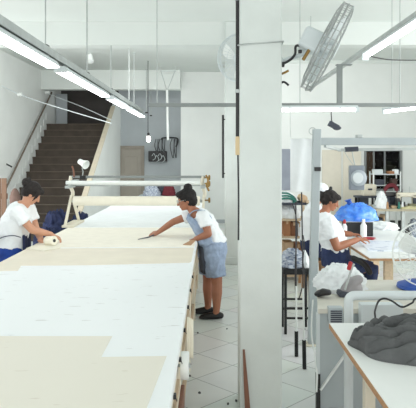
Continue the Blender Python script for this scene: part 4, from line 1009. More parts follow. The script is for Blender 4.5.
MB().tube([V((-4.4, 12.9, ZZ(164, 12.9))), P(12, 167, 12.9)], 0.016, 8).build('bar', M_BLACK, o, True)

# parcels on a far shelf behind the fabric roll
sh = thing('far_table', (XX(160, 14), 14.2, 0), 'grey table against the grey wall behind the fabric roll', 'table')
MB().bb(XX(138, 14), XX(180, 14), 13.9, 14.6, ZZ(196, 14) - 0.03, ZZ(196, 14)).build('tabletop', M_GREYM, sh)
for px in (140, 178):
    for y in (13.95, 14.5): MB().bb(XX(px, 14) - 0.025, XX(px, 14) + 0.025, y - 0.025, y + 0.025, 0, ZZ(196, 14) - 0.03).build('leg', M_STEEL, sh)
tz = ZZ(196, 14)
heap('cloth_parcel', (XX(152, 14.1), 14.1, tz), (0.19, 0.15, 0.22), M_STRIPE, 'blue and white bundle on the far table behind the roll', 'bundle', 5, 0.15)
heap('cloth_parcel', (XX(169, 14.1), 14.1, tz), (0.15, 0.13, 0.26), M_REDC, 'dark red bundle on the far table near the standing worker', 'bundle', 6, 0.12)
heap('cloth_parcel', (XX(161, 14.3), 14.3, tz), (0.16, 0.12, 0.2), M_DGREY, 'dark grey bundle between the red and blue ones on the far table', 'bundle', 7, 0.15)

# ------------------------------------------------------------------ sewing side, from near to far
# foreground white table, wooden edged
NZ = 0.75
FT = thing('work_table', (1.2, 3.0, 0), 'white topped table with brown edge closest on the sewing side', 'table')
MB().bb(0.74, 2.2, 1.6, 3.75, NZ - 0.004, NZ).build('laminate', mat('white_laminate', (232, 235, 233), 0.35, var=0.015), FT)
MB().bb(0.737, 2.2, 1.6, 3.753, NZ - 0.034, NZ - 0.004).build('tabletop', M_WOOD, FT, bevel=0.003)
for x in (0.9, 2.1):
    for y in (1.9, 3.42): MB().bb(x - 0.03, x + 0.03, y - 0.03, y + 0.03, 0, NZ - 0.034).build('leg', M_BEIGEM if y > 3 else M_WOOD, FT, bevel=0.004)
MB().bar((0.9, 1.9, 0.62), (0.9, 3.4, 0.62), 0.03, 0.12).build('side_rail', M_WOOD, FT)
MB().bar((0.9, 3.42, 0.62), (2.1, 3.42, 0.62), 0.03, 0.12).build('side_rail', M_WOOD, FT)
# grey garment heap on it: coiled thick folds
gx, gy = 1.185, 3.27
ex, ey = -0.17, 0.03
def gh(x, y):
    """height of the rumpled heap over the table at an offset from its middle: folds circle an eye and trail off to one side"""
    e = (x / 0.43) ** 2 + (y / 0.31) ** 2
    base = 0.19 * max(0.0, 1 - e) ** 0.4 * (0.9 + 0.25 * max(0, x))
    dx, dy = x - ex, y - ey
    wob = 0.05 * noise.noise(V((x * 4.5, y * 4.5, 3.3))) + 0.02 * noise.noise(V((x * 11, y * 11, 8.1)))
    d = math.sqrt(dx * dx * (1.0 if dx < 0 else 0.22) + dy * dy * 1.15) + wob
    d += 0.018 * math.atan2(dy, dx)
    ph = PI * d / 0.072
    ridge = abs(math.sin(ph)) ** 0.55
    d2 = y * 1.0 + 0.35 * x + 0.06 * noise.noise(V((x * 3, y * 6, 1.7)))
    ridge2 = abs(math.sin(PI * d2 / 0.085 + 0.6)) ** 0.6
    eye = math.exp(-(dx * dx + dy * dy) / 0.004)
    k = min(1.0, base / 0.07)
    return max(0.002, base - 0.07 * eye - k * 0.075 * (1 - ridge) - k * 0.03 * (1 - ridge2) + 0.006 * noise.noise(V((x * 25, y * 25, 0))))
NS, NK = 90, 260
vs = []; fs = []
for i in range(NS + 1):
    for k in range(NK):
        a = 2 * PI * k / NK; t = 1 - i / NS
        rr = t * (1 + 0.05 * math.sin(3 * a + 1) + 0.03 * math.sin(7 * a))
        x, y = 0.43 * rr * math.cos(a), 0.31 * rr * math.sin(a)
        bulge = 1 + 0.06 * t ** 6 * 0
        vs.append((gx + x, gy + y, NZ + (0.0005 if i == 0 else gh(x, y))))
for i in range(NS):
    for k in range(NK): fs.append((i * NK + k, i * NK + (k + 1) % NK, (i + 1) * NK + (k + 1) % NK, (i + 1) * NK + k))
fs.append(tuple(range(NK - 1, -1, -1)))
GH = MB().add(vs, fs).build('grey_garment', M_GREYC)
for p in GH.data.polygons: p.use_smooth = True
tag(GH, 'crumpled grey garment heaped on the white table nearest the camera', 'garment')
zmin = min(v.co.z for v in GH.data.vertices)
for v in GH.data.vertices: v.co.z = max(v.co.z, NZ + 0.0005)
pts = smooth_path([V((0.98, 3.6, NZ + 0.1)), P(378, 302, 3.72), P(384, 298.5, 3.74), P(392, 301, 3.74), P(402, 307, 3.7), P(412, 303, 3.7), P(420, 300, 3.72), V((1.5, 3.6, NZ + 0.006))], 6)
pts[0:1] = [V((0.99, 3.6, NZ + 0.008))]
tag(MB().tube(pts, 0.006, 7).build('black_cable', M_CORD, None, True), 'black cable looping up behind the grey garment', 'cable')
# white tube guard behind that table
gp = thing('pipe_guard', (0.88, 3.85, 0), 'thick pale grey pipe guard bent over behind the white table', 'guard rail')
z_ = ZZ(295.5, 3.9)
MB().tube([(XX(348.5, 3.9), 3.9, 0), (XX(348.5, 3.9), 3.9, z_ - 0.04)] + arc((XX(348.5, 3.9) + 0.04, 3.9, z_ - 0.04), (1, 0, 0), (0, 0, 1), 0.04, PI, PI / 2, 6) + [(1.9, 3.9, z_)] + arc((1.9, 3.9, z_ - 0.04), (1, 0, 0), (0, 0, 1), 0.04, PI / 2, 0, 6) + [(1.94, 3.9, 0)], 0.03, 14).build('pipe', M_PGREY, gp, True)
for x in (XX(348.5, 3.9), 1.94): MB().lathe([(0.055, 0), (0.055, 0.01), (0.03, 0.02)], (x, 3.9, 0), (0, 0, 1), 18).build('floor_flange', M_PGREY, gp, True)
# sewing machine bench (grey front panel)
SB = thing('sewing_bench', (1.3, 4.6, 0), 'grey panelled sewing bench behind the pipe guard', 'bench')
MB().prism([V((0.731, 4.1, NZ - 0.035)), V((2.2, 4.1, NZ - 0.035)), V((2.2, 5.05, NZ - 0.035)), V((0.885, 5.05, NZ - 0.035))], (0, 0, 0.035)).build('tabletop', mat('bench_top', (206, 203, 192), 0.5), SB, bevel=0.003)
MB().bb(0.745, 2.15, 4.12, 4.14, 0.03, NZ - 0.035).build('front_panel', M_GREYM, SB, bevel=0.003)
for x, y in ((0.735, 4.125), (2.17, 4.13), (1.05, 5.0), (2.17, 5.0)):
    lg = MB().bb(x - 0.011, x + 0.011, y - 0.015, y + 0.015, 0.2, NZ - 0.035).build('leg', M_PGREY, SB)
    MB().bb(x - 0.014, x + 0.014, y - 0.018, y + 0.018, 0, 0.3).build('rubber_sleeve', M_BLACK, lg)
MB().bb(0.745, 2.15, 4.113, 4.12, 0.055, 0.065).build('kick_strip', M_STEEL, SB)
MB().bar((XX(320.5, 4.1), 4.105, ZZ(390, 4.1)), (XX(353, 4.1), 4.105, ZZ(344, 4.1)), 0.012, 0.03, up=(0, 1, 0)).build('brace', M_WMET, SB)
v_ = MB().bb(XX(328, 4.09), XX(342, 4.09), 4.05, 4.12, ZZ(322, 4.09), ZZ(306.5, 4.09)); cb_ = v_.build('control_box', M_GREYM, SB, bevel=0.004)
vg = MB()
for k in range(6): vg.bb(XX(329.5, 4.09), XX(340.5, 4.09), 4.044, 4.05, ZZ(319.5 - k * 2.1, 4.09), ZZ(320.5 - k * 2.1, 4.09))
vg.build('vent', M_DGREY, cb_)
MB().bb(XX(360, 4.05), XX(402, 4.05), 4.02, 4.1, ZZ(330, 4.05), ZZ(303.5, 4.05)).build('side_box', M_PGREY, SB, bevel=0.006)
# white cable down the bench edge
pts = smooth_path([P(313, 300, 4.5), P(311.5, 330, 4.3), P(314, 352, 4.2), P(317, 372, 4.1), P(316.5, 392, 4.09)], 6)
tag(MB().tube(pts, 0.006, 6).build('white_cable', M_WMET, None, True), 'white cable hanging down the edge of the grey panelled bench', 'cable')
# white cloth heap, grey machine head and black clutch piece on the bench
heap('cloth_heap', (XX(340, 4.75), 4.74, NZ), (0.19, 0.21, 0.17), M_CLOTHW, 'rumpled white cloth heap on the sewing bench below the seated worker', 'cloth', 11, 0.13, 2.7)
def sewing_machine(loc, label, m, sc=1.0, rz=0.0, group=None):
    o = thing('sewing_machine', loc, label, 'sewing machine', group); x, y, z = loc
    MB().box((x, y, z + 0.025), (0.44, 0.18, 0.05)).build('bed', m, o, bevel=0.012)
    MB().bar((x + 0.15, y, z + 0.05), (x + 0.15, y, z + 0.27), 0.1, 0.1).build('column', m, o, bevel=0.015)
    MB().box((x - 0.01, y, z + 0.255), (0.4, 0.1, 0.09)).build('arm', m, o, bevel=0.02, seg=3)
    MB().box((x - 0.175, y, z + 0.21), (0.07, 0.1, 0.14)).build('needle_head', m, o, bevel=0.015)
    MB().tube([(x - 0.175, y, z + 0.05), (x - 0.175, y, z + 0.15)], 0.006, 8).build('needle_bar', M_STEEL, o)
    MB().lathe([(0.02, 0), (0.06, 0.004), (0.065, 0.02), (0.05, 0.03), (0.01, 0.032)], (x + 0.2, y, z + 0.255), (1, 0, 0), 20).build('hand_wheel', M_DGREY, o, True)
    MB().tube([(x + 0.05, y, z + 0.3), (x + 0.05, y, z + 0.42)], 0.005, 6).build('spool_pin', M_STEEL, o)
    o.scale = (sc, sc, sc); o.rotation_euler = (0, 0, rz)
    return o
# overlock head seen from behind: smooth rounded grey hood
hd = thing('overlock_machine', (XX(353, 4.5), 4.5, NZ), 'rounded grey machine head with dark base on the bench beside the white heap', 'sewing machine')
hb = MB()
hb.loft([P(344, 300, 4.5), P(348, 290, 4.5), P(353, 282, 4.5), P(359, 279, 4.5)], [(0.05, 0.07), (0.055, 0.08), (0.045, 0.075), (0.03, 0.06)], ref=(1, 0, 0.5), n=16, cap='round')
hb.ell(P(354, 289, 4.5), (0.065, 0.08, 0.07))
volume(hb, 'hood', mat('warm_grey_enamel', (150, 146, 148), 0.45, var=0.05), hd, 0.008, 4)
MB().box((XX(349, 4.48), 4.5, NZ + 0.02), (0.17, 0.18, 0.04)).build('base', M_DGREY, hd, bevel=0.01)
MB().tube(smooth_path([P(345, 290, 4.42), P(349, 277, 4.44), P(352, 268, 4.46), P(354, 264, 4.48)], 5), 0.008, 8).build('thread_arm', M_STEEL, hd, True)
MB().lathe([(0.012, 0), (0.016, 0.01), (0.014, 0.06), (0.008, 0.065)], P(348.5, 270, 4.44), (0.3, 0, 1), 14).build('thread_cone', M_RED, hd, True)
hb = MB(); hb.loft([P(318.5, 296, 4.45), P(323, 294.5, 4.42), P(328.5, 295, 4.4)], [(0.024, 0.045), (0.028, 0.045), (0.022, 0.04)], ref=(0, 0, 1), n=12, cap='round')
o = volume(hb, 'black_case', M_BLACK, None, 0.007, 3); tag(o, 'small black rounded case at the corner of the sewing bench', 'case')
dz = NZ - min(v.co.z for v in o.data.vertices); o.location.z = dz
# desk fan with blue base
fc = P(426, 254, 4.66)
df, nn, uu, ww = wall_fan('desk_fan', fc, (-0.25, -0.95, 0.12), 0.25, 0.16, 'white caged desk fan on a blue base at the end of the sewing bench', M_WMET, M_WMET)
MB().lathe([(0.001, 0), (0.16, 0), (0.175, 0.012), (0.17, 0.035), (0.1, 0.06), (0.03, 0.075), (0.001, 0.076)], (fc.x - 0.03, 4.72, NZ), (0, 0, 1), 28).build('base', M_BLUEP, df, True)
MB().tube([(fc.x - 0.02, 4.74, NZ + 0.06), (fc.x, 4.78, fc.z - 0.05)], 0.022, 12).build('stem', M_PGREY, df, True)
MB().lathe([(0.05, 0), (0.075, 0.03), (0.07, 0.12), (0.03, 0.16)], fc - nn * 0.05, -nn, 18).build('motor_housing', M_BLUEP, df, True)
# steel gantry: post, beam and second post beyond the picture
GY = 5.7
G = thing('gantry', (0.98, GY, 0), 'tall grey steel gantry with post in front of the seated worker', 'gantry')
pt, pb = P(316.8, 129, GY), P(311.8, 343, GY); pb.z = 0.012
MB().bar(pb, pt, 0.075, 0.075, up=(0, 1, 0)).build('post', M_GREYM, G, bevel=0.006)
zb = ZZ(141.5, GY)
MB().bb(pt.x, 2.75, GY - 0.03, GY + 0.03, zb - 0.035, zb + 0.035).build('beam', M_GREYM, G, bevel=0.006)
MB().bb(2.7, 2.775, GY - 0.037, GY + 0.037, 0.012, zb + 0.035).build('post', M_GREYM, G, bevel=0.006)
for x in (pb.x, 2.74): MB().bb(x - 0.07, x + 0.07, GY - 0.07, GY + 0.07, 0, 0.012).build('floor_plate', M_BEIGEM, G, bevel=0.003)
MB().tube(arc(P(312.5, 131, GY - 0.03), (1, 0, 0), (0, 0, 1), 0.032, 0.2, 6.0, 16), 0.005, 6).build('eyelet', M_STEEL, G, True)
MB().bb(pt.x - 0.03, pt.x + 0.03, GY - 0.05, GY - 0.036, ZZ(171, GY), ZZ(167, GY)).build('bolt_plate', M_BLACK, G)
MB().bar(P(338, 150, GY + 0.6), P(470, 148, GY + 0.6), 0.03, 0.03).build('rear_rail', M_STEEL, G)
MB().bar(P(325, 146, GY + 0.05), V((P(340, 150, GY + 0.6).x, GY + 0.6, P(340, 150, GY + 0.6).z)), 0.025, 0.025).build('link_bar', M_STEEL, G)
MB().bar(V((2.7, GY, zb)), V((2.7, GY + 0.62, ZZ(148.5, GY + 0.6))), 0.025, 0.025).build('link_bar', M_STEEL, G)
MB().bb(XX(356, GY), XX(362, GY), GY - 0.035, GY + 0.035, zb + 0.035, zb + 0.065).build('clamp', M_STEEL, G, bevel=0.005)
# hanging lamp below the rear rail
hl = thing('hanging_lamp', P(357, 150, GY + 0.6), 'square grey lamp with round white face hanging behind the seated worker', 'lamp')
HY = GY + 0.6
MB().tube([P(345, 149.5, HY), P(358, 149, HY)], 0.026, 12).build('clamp', M_DGREY, hl, True)
MB().tube([P(352, 151, HY), P(355, 166, HY)], 0.006, 6).build('hanger', M_STEEL, hl)
MB().tube([P(344, 151, HY), P(349, 159, HY), P(354, 166, HY)], 0.004, 6).build('wire', M_STEEL, hl)
MB().bb(XX(349.5, HY), XX(364, HY), HY - 0.03, HY + 0.05, ZZ(190, HY), ZZ(165.5, HY)).build('case', mat('slate_enamel', (132, 140, 150), 0.5, var=0.05), hl, bevel=0.01)
MB().lathe([(0.001, 0), (0.085, 0), (0.085, 0.015), (0.07, 0.025), (0.001, 0.027)], P(358.5, 178, HY - 0.03), (0.1, -1, 0), 28).build('shade_ring', mat('slate_enamel_light', (166, 174, 182), 0.5), hl, True)
MB().lathe([(0.001, 0), (0.058, 0), (0.054, 0.01), (0.001, 0.012)], P(358, 178, HY - 0.056), (0.1, -1, 0), 28).build('lamp_face', mat('lamp_face', (206, 213, 216), 0.5), hl, True)
# hanging socket above the beam
hs = thing('hanging_socket', P(334, 127, 6.3), 'dark power socket dangling above the gantry beam', 'socket')
MB().tube([P(331, 110, 7.0 - 0.05), P(331.5, 120, 6.9), P(333, 124, 6.8)], 0.006, 6).build('cord', M_CORD, hs)
MB().box(P(333.5, 125.5, 6.8), (0.12, 0.06, 0.06), rot=Matrix.Rotation(0.5, 3, 'Y')).ell(P(337, 128, 6.8), (0.05, 0.03, 0.025)).build('socket_body', M_DGREY, hs, bevel=0.008)
# white hanging sheet beside the post
ws = thing('hanging_sheet', P(301, 138, 6.1), 'plain white sheet hanging from a thin wire beside the gantry post', 'fabric')
v0 = []; g = MB(); NXs = 14
for lay in (0, 0.008):
    for j in range(9):
        for i in range(NXs + 1):
            s_ = i / NXs; p = P(290.5 + s_ * 22.5, 138.5 + j / 8 * 53, 6.15); p.y += 0.012 * math.sin(s_ * 9 + j * 0.3) + lay; v0.append(p)
f0 = []; Sx = (NXs + 1) * 9
for j in range(8):
    for i in range(NXs):
        a = j * (NXs + 1) + i; f0 += [(a, a + 1, a + NXs + 2, a + NXs + 1), (Sx + a, Sx + a + NXs + 1, Sx + a + NXs + 2, Sx + a + 1)]
for i in range(NXs): f0 += [(i, Sx + i, Sx + i + 1, i + 1), (8 * (NXs + 1) + i, 8 * (NXs + 1) + i + 1, Sx + 8 * (NXs + 1) + i + 1, Sx + 8 * (NXs + 1) + i)]
for j in range(8):
    for i in (0, NXs): a = j * (NXs + 1) + i; f0.append((a, a + NXs + 1, Sx + a + NXs + 1, Sx + a))
g.add(v0, f0).build('sheet', M_CLOTHW, ws, True)
MB().tube([P(290.5, 139, 6.15), P(290, 105, 6.6)], 0.003, 5).build('wire', M_STEEL, ws)
MB().bar(P(289.8, 138.3, 6.152), P(314, 138.3, 6.152), 0.014, 0.014).build('batten', M_WMET, ws)

# sewing table of the seated worker
ST = thing('sewing_table', (2.0, 7.6, 0), 'white table with brown edge where the seated worker rests both arms', 'table')
MB().bb(1.62, 2.6, 6.12, 9.2, NZ - 0.006, NZ).build('laminate', MATS['white_laminate'], ST)
MB().bb(1.615, 2.6, 6.115, 9.2, NZ - 0.03, NZ - 0.006).build('tabletop', M_WOOD, ST)
for x, y in ((1.86, 6.3), (1.72, 7.6), (1.72, 9.1), (2.5, 6.3), (2.5, 9.1)):
    MB().bb(x - 0.045, x + 0.045, y - 0.03, y + 0.03, 0, NZ - 0.03).build('leg', M_WOODL, ST, bevel=0.004)
MB().bar((1.72, 6.3, 0.45), (2.5, 6.3, 0.45), 0.025, 0.06).build('cross_bar', M_WOODL, ST)
# black strap over the jeans side: dark pad on the table flank
pad = MB(); pad.loft(smooth_path([P(353, 258, 6.55), P(360, 261.5, 6.5), P(366, 266, 6.45), P(370, 273, 6.42)], 4), [(0.035, 0.025)] * 13, ref=(0, 0, 1), n=10, cap='round')
o = volume(pad, 'black_bag', M_BLACK, None, 0.01, 3); tag(o, 'black bag slung under the near corner of the white sewing table', 'bag')
# marked white cloth strips under her hands
M_LINED = paper_mat('lined_cloth', (226, 231, 240), (150, 162, 190), 0.62)
sheet('cloth_strip', [(1.72, 6.55), (2.5, 6.5), (2.55, 7.25), (1.8, 7.35)], NZ, 0.008, M_LINED, 'white cloth with faint blue lines spread under the seated worker hands', 'cloth')
# black crate, blue bag, bottle, dish
KY = 7.75
kr = thing('black_crate', (XX(360, KY), KY, NZ), 'black open crate under the blue plastic bag on the sewing table', 'crate')
x0, x1, zt = XX(346.5, KY), XX(373, KY), ZZ(221, KY)
k = MB(); k.bb(x0, x1, KY, KY + 0.012, NZ, zt); k.bb(x0, x1, KY + 0.27, KY + 0.282, NZ, zt); k.bb(x0, x0 + 0.012, KY, KY + 0.28, NZ, zt); k.bb(x1 - 0.012, x1, KY, KY + 0.28, NZ, zt); k.bb(x0, x1, KY, KY + 0.28, NZ, NZ + 0.012)
k.build('shell', M_BLACK, kr)
MB().bb(x0 - 0.012, x1 + 0.012, KY - 0.012, KY + 0.294, zt - 0.015, zt).build('rim', M_WMET, kr, bevel=0.003)
bgp = P(356, 221, KY + 0.13); bgp.z = zt
bag = heap('blue_bag', bgp, (0.275, 0.2, 0.215), M_BLUEBAG, 'shiny bright blue plastic bag heaped on the black crate', 'bag', 21, 0.075, 3.4)
MB().ell((bgp.x - 0.09, bgp.y - 0.02, bgp.z + 0.22), (0.035, 0.03, 0.04)).lathe([(0.03, 0), (0.014, 0.03), (0.05, 0.07), (0.045, 0.07)], (bgp.x - 0.09, bgp.y - 0.02, bgp.z + 0.2), (-0.3, 0, 1), 12).build('bag_knot', M_BLUEP, bag, True)
bo = thing('white_bottle', (XX(363.5, KY - 0.1), KY - 0.1, NZ), 'plain white bottle in front of the black crate', 'bottle')
MB().lathe([(0.001, 0), (0.038, 0), (0.04, 0.01), (0.04, 0.15), (0.018, 0.19), (0.016, 0.2)], (XX(363.5, KY - 0.1), KY - 0.1, NZ), (0, 0, 1), 20).build('bottle', M_WMET, bo, True)
MB().lathe([(0.02, 0.195), (0.02, 0.23), (0.015, 0.235)], (XX(363.5, KY - 0.1), KY - 0.1, NZ), (0, 0, 1), 16).build('cap', M_WMET, bo, True)
bo = thing('spray_bottle', (1.72, KY - 0.2, NZ), 'slim pale bottle with red cap between the seated worker and the crate', 'bottle')
bx_ = XX(344.5, KY - 0.2); bo.location.x = bx_; bo['_o'] = [bx_, KY - 0.2, NZ]
bx_ = max(bx_, 1.66); bo.location.x = bx_; bo['_o'] = [bx_, KY - 0.2, NZ]
MB().lathe([(0.001, 0), (0.03, 0), (0.032, 0.01), (0.032, 0.15), (0.014, 0.19)], (bx_, KY - 0.2, NZ), (0, 0, 1), 18).build('bottle', M_CLOTHW, bo, True)
MB().lathe([(0.014, 0.185), (0.018, 0.19), (0.018, 0.225), (0.008, 0.24)], (bx_, KY - 0.2, NZ), (0, 0, 1), 14).build('cap', M_RED, bo, True)
o = MB().lathe([(0.001, 0), (0.05, 0), (0.085, 0.018), (0.08, 0.02), (0.045, 0.006), (0.001, 0.006)], (XX(369, KY - 0.28), KY - 0.28, NZ), (0, 0, 1), 24).build('red_dish', M_RED, None, True)
tag(o, 'flat red dish on the sewing table beside the white bottle', 'dish')
o = heap('folded_cloth', (XX(383, 8.6), 8.6, NZ), (0.2, 0.25, 0.09), M_CLOTHW, 'low folded white cloth behind the blue bag on the sewing table', 'cloth', 23, 0.1, 2.5)

# stool with marled cloth pile, cords and poles near the column
sx0, sx1, sy0, sy1, sz = XX(281.5, 6.2), XX(309, 6.2), 6.0, 6.32, 0.66
bs = thing('bar_stool', ((sx0 + sx1) / 2, 6.16, 0), 'tall black stool beside the thick column carrying a cloth pile', 'stool')
MB().bb(sx0, sx1, sy0, sy1, sz - 0.06, sz).build('seat', M_RUBBER, bs, bevel=0.015)
for x, y in ((sx0 + 0.02, sy0 + 0.03), (sx1 - 0.02, sy0 + 0.03), (sx0 + 0.02, sy1 - 0.03), (sx1 - 0.02, sy1 - 0.03)):
    MB().bb(x - 0.013, x + 0.013, y - 0.013, y + 0.013, 0, sz - 0.06).build('leg', M_BLACK, bs)
for z in (0.16, 0.26):
    MB().bar((sx0 + 0.02, sy0 + 0.03, z), (sx1 - 0.02, sy0 + 0.03, z), 0.015, 0.02).build('rung', M_BLACK, bs)
    MB().bar((sx0 + 0.02, sy1 - 0.03, z + 0.03), (sx1 - 0.02, sy1 - 0.03, z + 0.03), 0.015, 0.02).build('rung', M_BLACK, bs)
heap('cloth_pile', ((sx0 + sx1) / 2 - 0.03, 6.16, sz), (0.125, 0.13, 0.17), M_STRIPE, 'blue and white marled cloth bundle on the tall black stool', 'cloth', 31, 0.14, 3.5)
o = heap('cloth_fold', ((sx0 + sx1) / 2 + 0.085, 6.16, sz), (0.05, 0.12, 0.15), M_CLOTHW, 'small plain white cloth beside the marled bundle on the black stool', 'cloth', 33, 0.08, 3.0)
for i, (a, b_, lab) in enumerate((((296.5, 356.5), (292.5, 200, 5.7), 'slim pole with black foot, first beside the thick column'), ((304.5, 369), (301, 192, 5.2), 'slim pole with black foot, next to the grey gantry post'))):
    Yb = YY(a[1]); foot = P(a[0], a[1], Yb); top = P(*b_)
    top.y = Yb + 0.12
    o = thing('garment_pole', foot, lab, 'pole', 'slim poles beside the column')
    d = top - foot; s1, s2 = foot + d * 0.16, foot + d * 0.45
    MB().tube([foot + V((0, 0, 0.002)), s1], 0.017, 12).build('rubber_foot', M_RUBBER, o, True)
    MB().tube([s1, s2], 0.0085, 10).build('shaft', M_WMET, o, True)
    MB().tube([s2, top], 0.006, 8).build('upper_rod', M_CORD, o, True)
for i, pts in enumerate((((292, 203), (295, 212), (297, 226), (296, 250), (295, 275), (296, 296), (299, 298), (302, 288)), ((303, 235), (304.5, 246), (303, 262), (306, 280), (305, 300), (303, 316), (305, 330)))):
    path = smooth_path([P(x, y, 5.85) for x, y in pts], 5)
    tag(MB().tube(path, 0.0055, 6).build('power_cord', M_CORD, None, True), ['black cord looping down in front of the stool, ending in a hook', 'black cord hanging straight along the gantry post past the stool'][i], 'cord')

# wooden storage rack behind the stool
RY = 8.6
rk = thing('storage_rack', (XX(296, RY), RY, 0), 'wooden storage rack seen between the column and the post', 'shelf')
x0, x1 = XX(272, RY), XX(309, RY)
for py in (203, 219, 236.5, 262, 275):
    z = ZZ(py, RY)
    MB().bb(x0, x1, RY, RY + 0.45, z - 0.03, z).build('shelf', M_WOODL if py > 210 else M_DGREY, rk)
for x in (x0 + 0.02, x1 - 0.02):
    for y in (RY + 0.02, RY + 0.43): MB().bb(x - 0.02, x + 0.02, y - 0.02, y + 0.02, 0, ZZ(200, RY)).build('upright', M_WOODL, rk)
def carton(px0, px1, py0, py1, m, label, dy=0.05):
    o = thing('carton', (XX((px0 + px1) / 2, RY), RY + 0.2, ZZ(py1, RY)), label, 'box', 'cartons on the wooden rack')
    z0, z1 = ZZ(py1, RY), ZZ(py0, RY)
    MB().bb(XX(px0, RY), XX(px1, RY), RY + dy, RY + 0.38, z0, z1).build('box', m, o, bevel=0.004)
    MB().bb(XX((px0 + px1) / 2, RY) - 0.015, XX((px0 + px1) / 2, RY) + 0.015, RY + dy - 0.002, RY + 0.38, z1 - 0.05, z1 + 0.001).build('tape', M_CARDP, o)
carton(284.5, 291, 221, 236.5, M_CARD, 'brown carton closest to the column on the middle shelf of the rack')
carton(291.5, 298, 222.5, 236.5, mat('dark_cardboard', (132, 88, 62), 0.85), 'darker brown carton in the centre of the middle rack shelf')
carton(298.5, 303, 224, 236.5, M_CLOTHW, 'small white carton at the end of the middle rack shelf')
carton(285, 294, 243, 262, M_CARDP, 'pale carton on the lower rack shelf')
carton(295.5, 303, 245, 262, M_CARD, 'brown carton on the lower rack shelf behind the cloth pile')
heap('cloth_stack', (XX(288, RY), RY + 0.2, ZZ(203, RY)), (0.13, 0.16, 0.15), M_CLOTHW, 'white folded cloth on top of the wooden rack', 'cloth', 41, 0.1)
heap('teal_cloth', (XX(294.5, RY), RY + 0.18, ZZ(203, RY)), (0.05, 0.14, 0.08), M_TEAL, 'small teal cloth on top of the wooden rack', 'cloth', 42, 0.1)
tg = MB()
for k_ in range(3): tg.tube(smooth_path([P(281, 193 + k_ * 3, RY + 0.02), P(288, 193.5 + k_ * 2.4, RY + 0.0), P(294, 197 + k_ * 1.5, RY + 0.05)], 5), 0.014, 6)
tag(tg.build('teal_ribbon', M_TEAL, None, True), 'teal ribbon bands across the white cloth on the rack', 'ribbon')
heap('white_sack', (XX(290, RY), RY + 0.2, ZZ(219, RY)), (0.17, 0.17, 0.19), M_CLOTHW, 'rounded white sack on the upper shelf of the wooden rack', 'sack', 43, 0.08)
o = thing('kraft_roll', P(304, 200, RY), 'tan paper roll lying on top of the rack near the post', 'paper roll')
MB().lathe([(0.02, 0), (0.055, 0), (0.055, 0.3), (0.02, 0.3)], (XX(304.5, RY), RY + 0.06, ZZ(203, RY) + 0.056), (0, 1, 0), 20).build('roll', M_CARDP, o, True)

# ------------------------------------------------------------------ far sewing tables
FY = 11.6
ft = thing('far_sewing_table', (3.6, FY + 0.5, 0), 'pale topped table crowded with machines below the dark window', 'table')
MB().bb(XX(372, FY), 4.6, FY, FY + 1.1, NZ - 0.04, NZ).build('tabletop', mat('pale_board', (168, 160, 140), 0.6, var=0.08), ft)
for x in (XX(374, FY), XX(388, FY), XX(404, FY), 4.5):
    for y in (FY + 0.06, FY + 1.04): MB().bb(x - 0.03, x + 0.03, y - 0.03, y + 0.03, 0, NZ - 0.04).build('leg', M_STEEL, ft)
for px0, px1, lab in ((390, 395, 'black bin standing under the far table by its middle leg'), (398, 403, 'black bin under the far table next to the white bundle')):
    o = MB().lathe([(0.001, 0), (0.042 * 1.0, 0), (0.05, 0.5), (0.044, 0.5), (0.04, 0.03), (0.001, 0.03)], (XX((px0 + px1) / 2, FY + 0.3), FY + 0.3, 0), (0, 0, 1), 18).build('black_bin', M_BLACK, None, True)
    tag(o, lab, 'bin', 'bins under the far sewing table')
heap('white_bundle', (XX(413, FY + 0.4), FY + 0.4, 0), (0.12, 0.16, 0.5), M_STRIPE, 'pale marled bundle under the far sewing table', 'bundle', 51, 0.1)
heap('white_mound', (XX(381.5, FY + 0.25), FY + 0.25, NZ), (0.12, 0.14, 0.3), M_CLOTHW, 'white cloth mound standing on the far sewing table', 'cloth', 52, 0.12)
sewing_machine((XX(392, FY + 0.5), FY + 0.55, NZ), 'black sewing machine with red cover behind the white mound', M_BLACK)
rdm = MB().loft(smooth_path([P(385, 190, FY + 0.4), P(388, 186, FY + 0.4), P(394, 185.5, FY + 0.4), P(397, 190, FY + 0.4)], 4), [(0.022, 0.04)] * 13, n=8, cap='round')
rdm.tube([P(385, 190, FY + 0.4), V((XX(385, FY + .4), FY + 0.4, NZ))], 0.012, 6); rdm.tube([P(397, 190, FY + 0.4), V((XX(397, FY + .4), FY + 0.4, NZ))], 0.012, 6)
tag(rdm.build('red_cover', M_REDC, None, True), 'dark red padded cover arched over the black machine', 'cover')
sewing_machine((XX(407, FY + 0.4), FY + 0.4, NZ), 'cream sewing machine at the far end of the crowded table', M_BEIGEM)
for i, (px, m, nm) in enumerate(((399, M_TEAL, 'teal'), (402.5, M_CLOTHW, 'white'), (404.5, M_BLACK, 'black'), (387.5, M_WOOD, 'tan'))):
    o = MB().lathe([(0.001, 0), (0.035, 0), (0.035, 0.008), (0.028, 0.012), (0.014, 0.13), (0.008, 0.135), (0.001, 0.136)], (XX(px, FY + 0.12), FY + 0.12, NZ), (0, 0, 1), 16).build('thread_cone', m, None, True)
    tag(o, nm + ' cone of thread on the front of the far sewing table', 'thread cone', 'thread cones on the far table')
clut = [(376, 0.10, 0.12, 0.07, M_GREYM, 'flat grey tin', 'beside the white mound'), (386.5, 0.08, 0.1, 0.16, M_DGREY, 'dark upright box', 'between the white mound and the black machine'),
        (394, 0.12, 0.1, 0.05, M_CARDP, 'low cardboard tray', 'in front of the black machine'), (397.5, 0.07, 0.08, 0.2, M_BLACK, 'narrow black case', 'behind the teal thread cone'),
        (412, 0.13, 0.12, 0.09, mat('olive_tin', (120, 120, 92), 0.6), 'olive tin', 'at the far end'), (415.5, 0.08, 0.1, 0.2, M_DGREY, 'tall dark canister box', 'past the olive tin')]
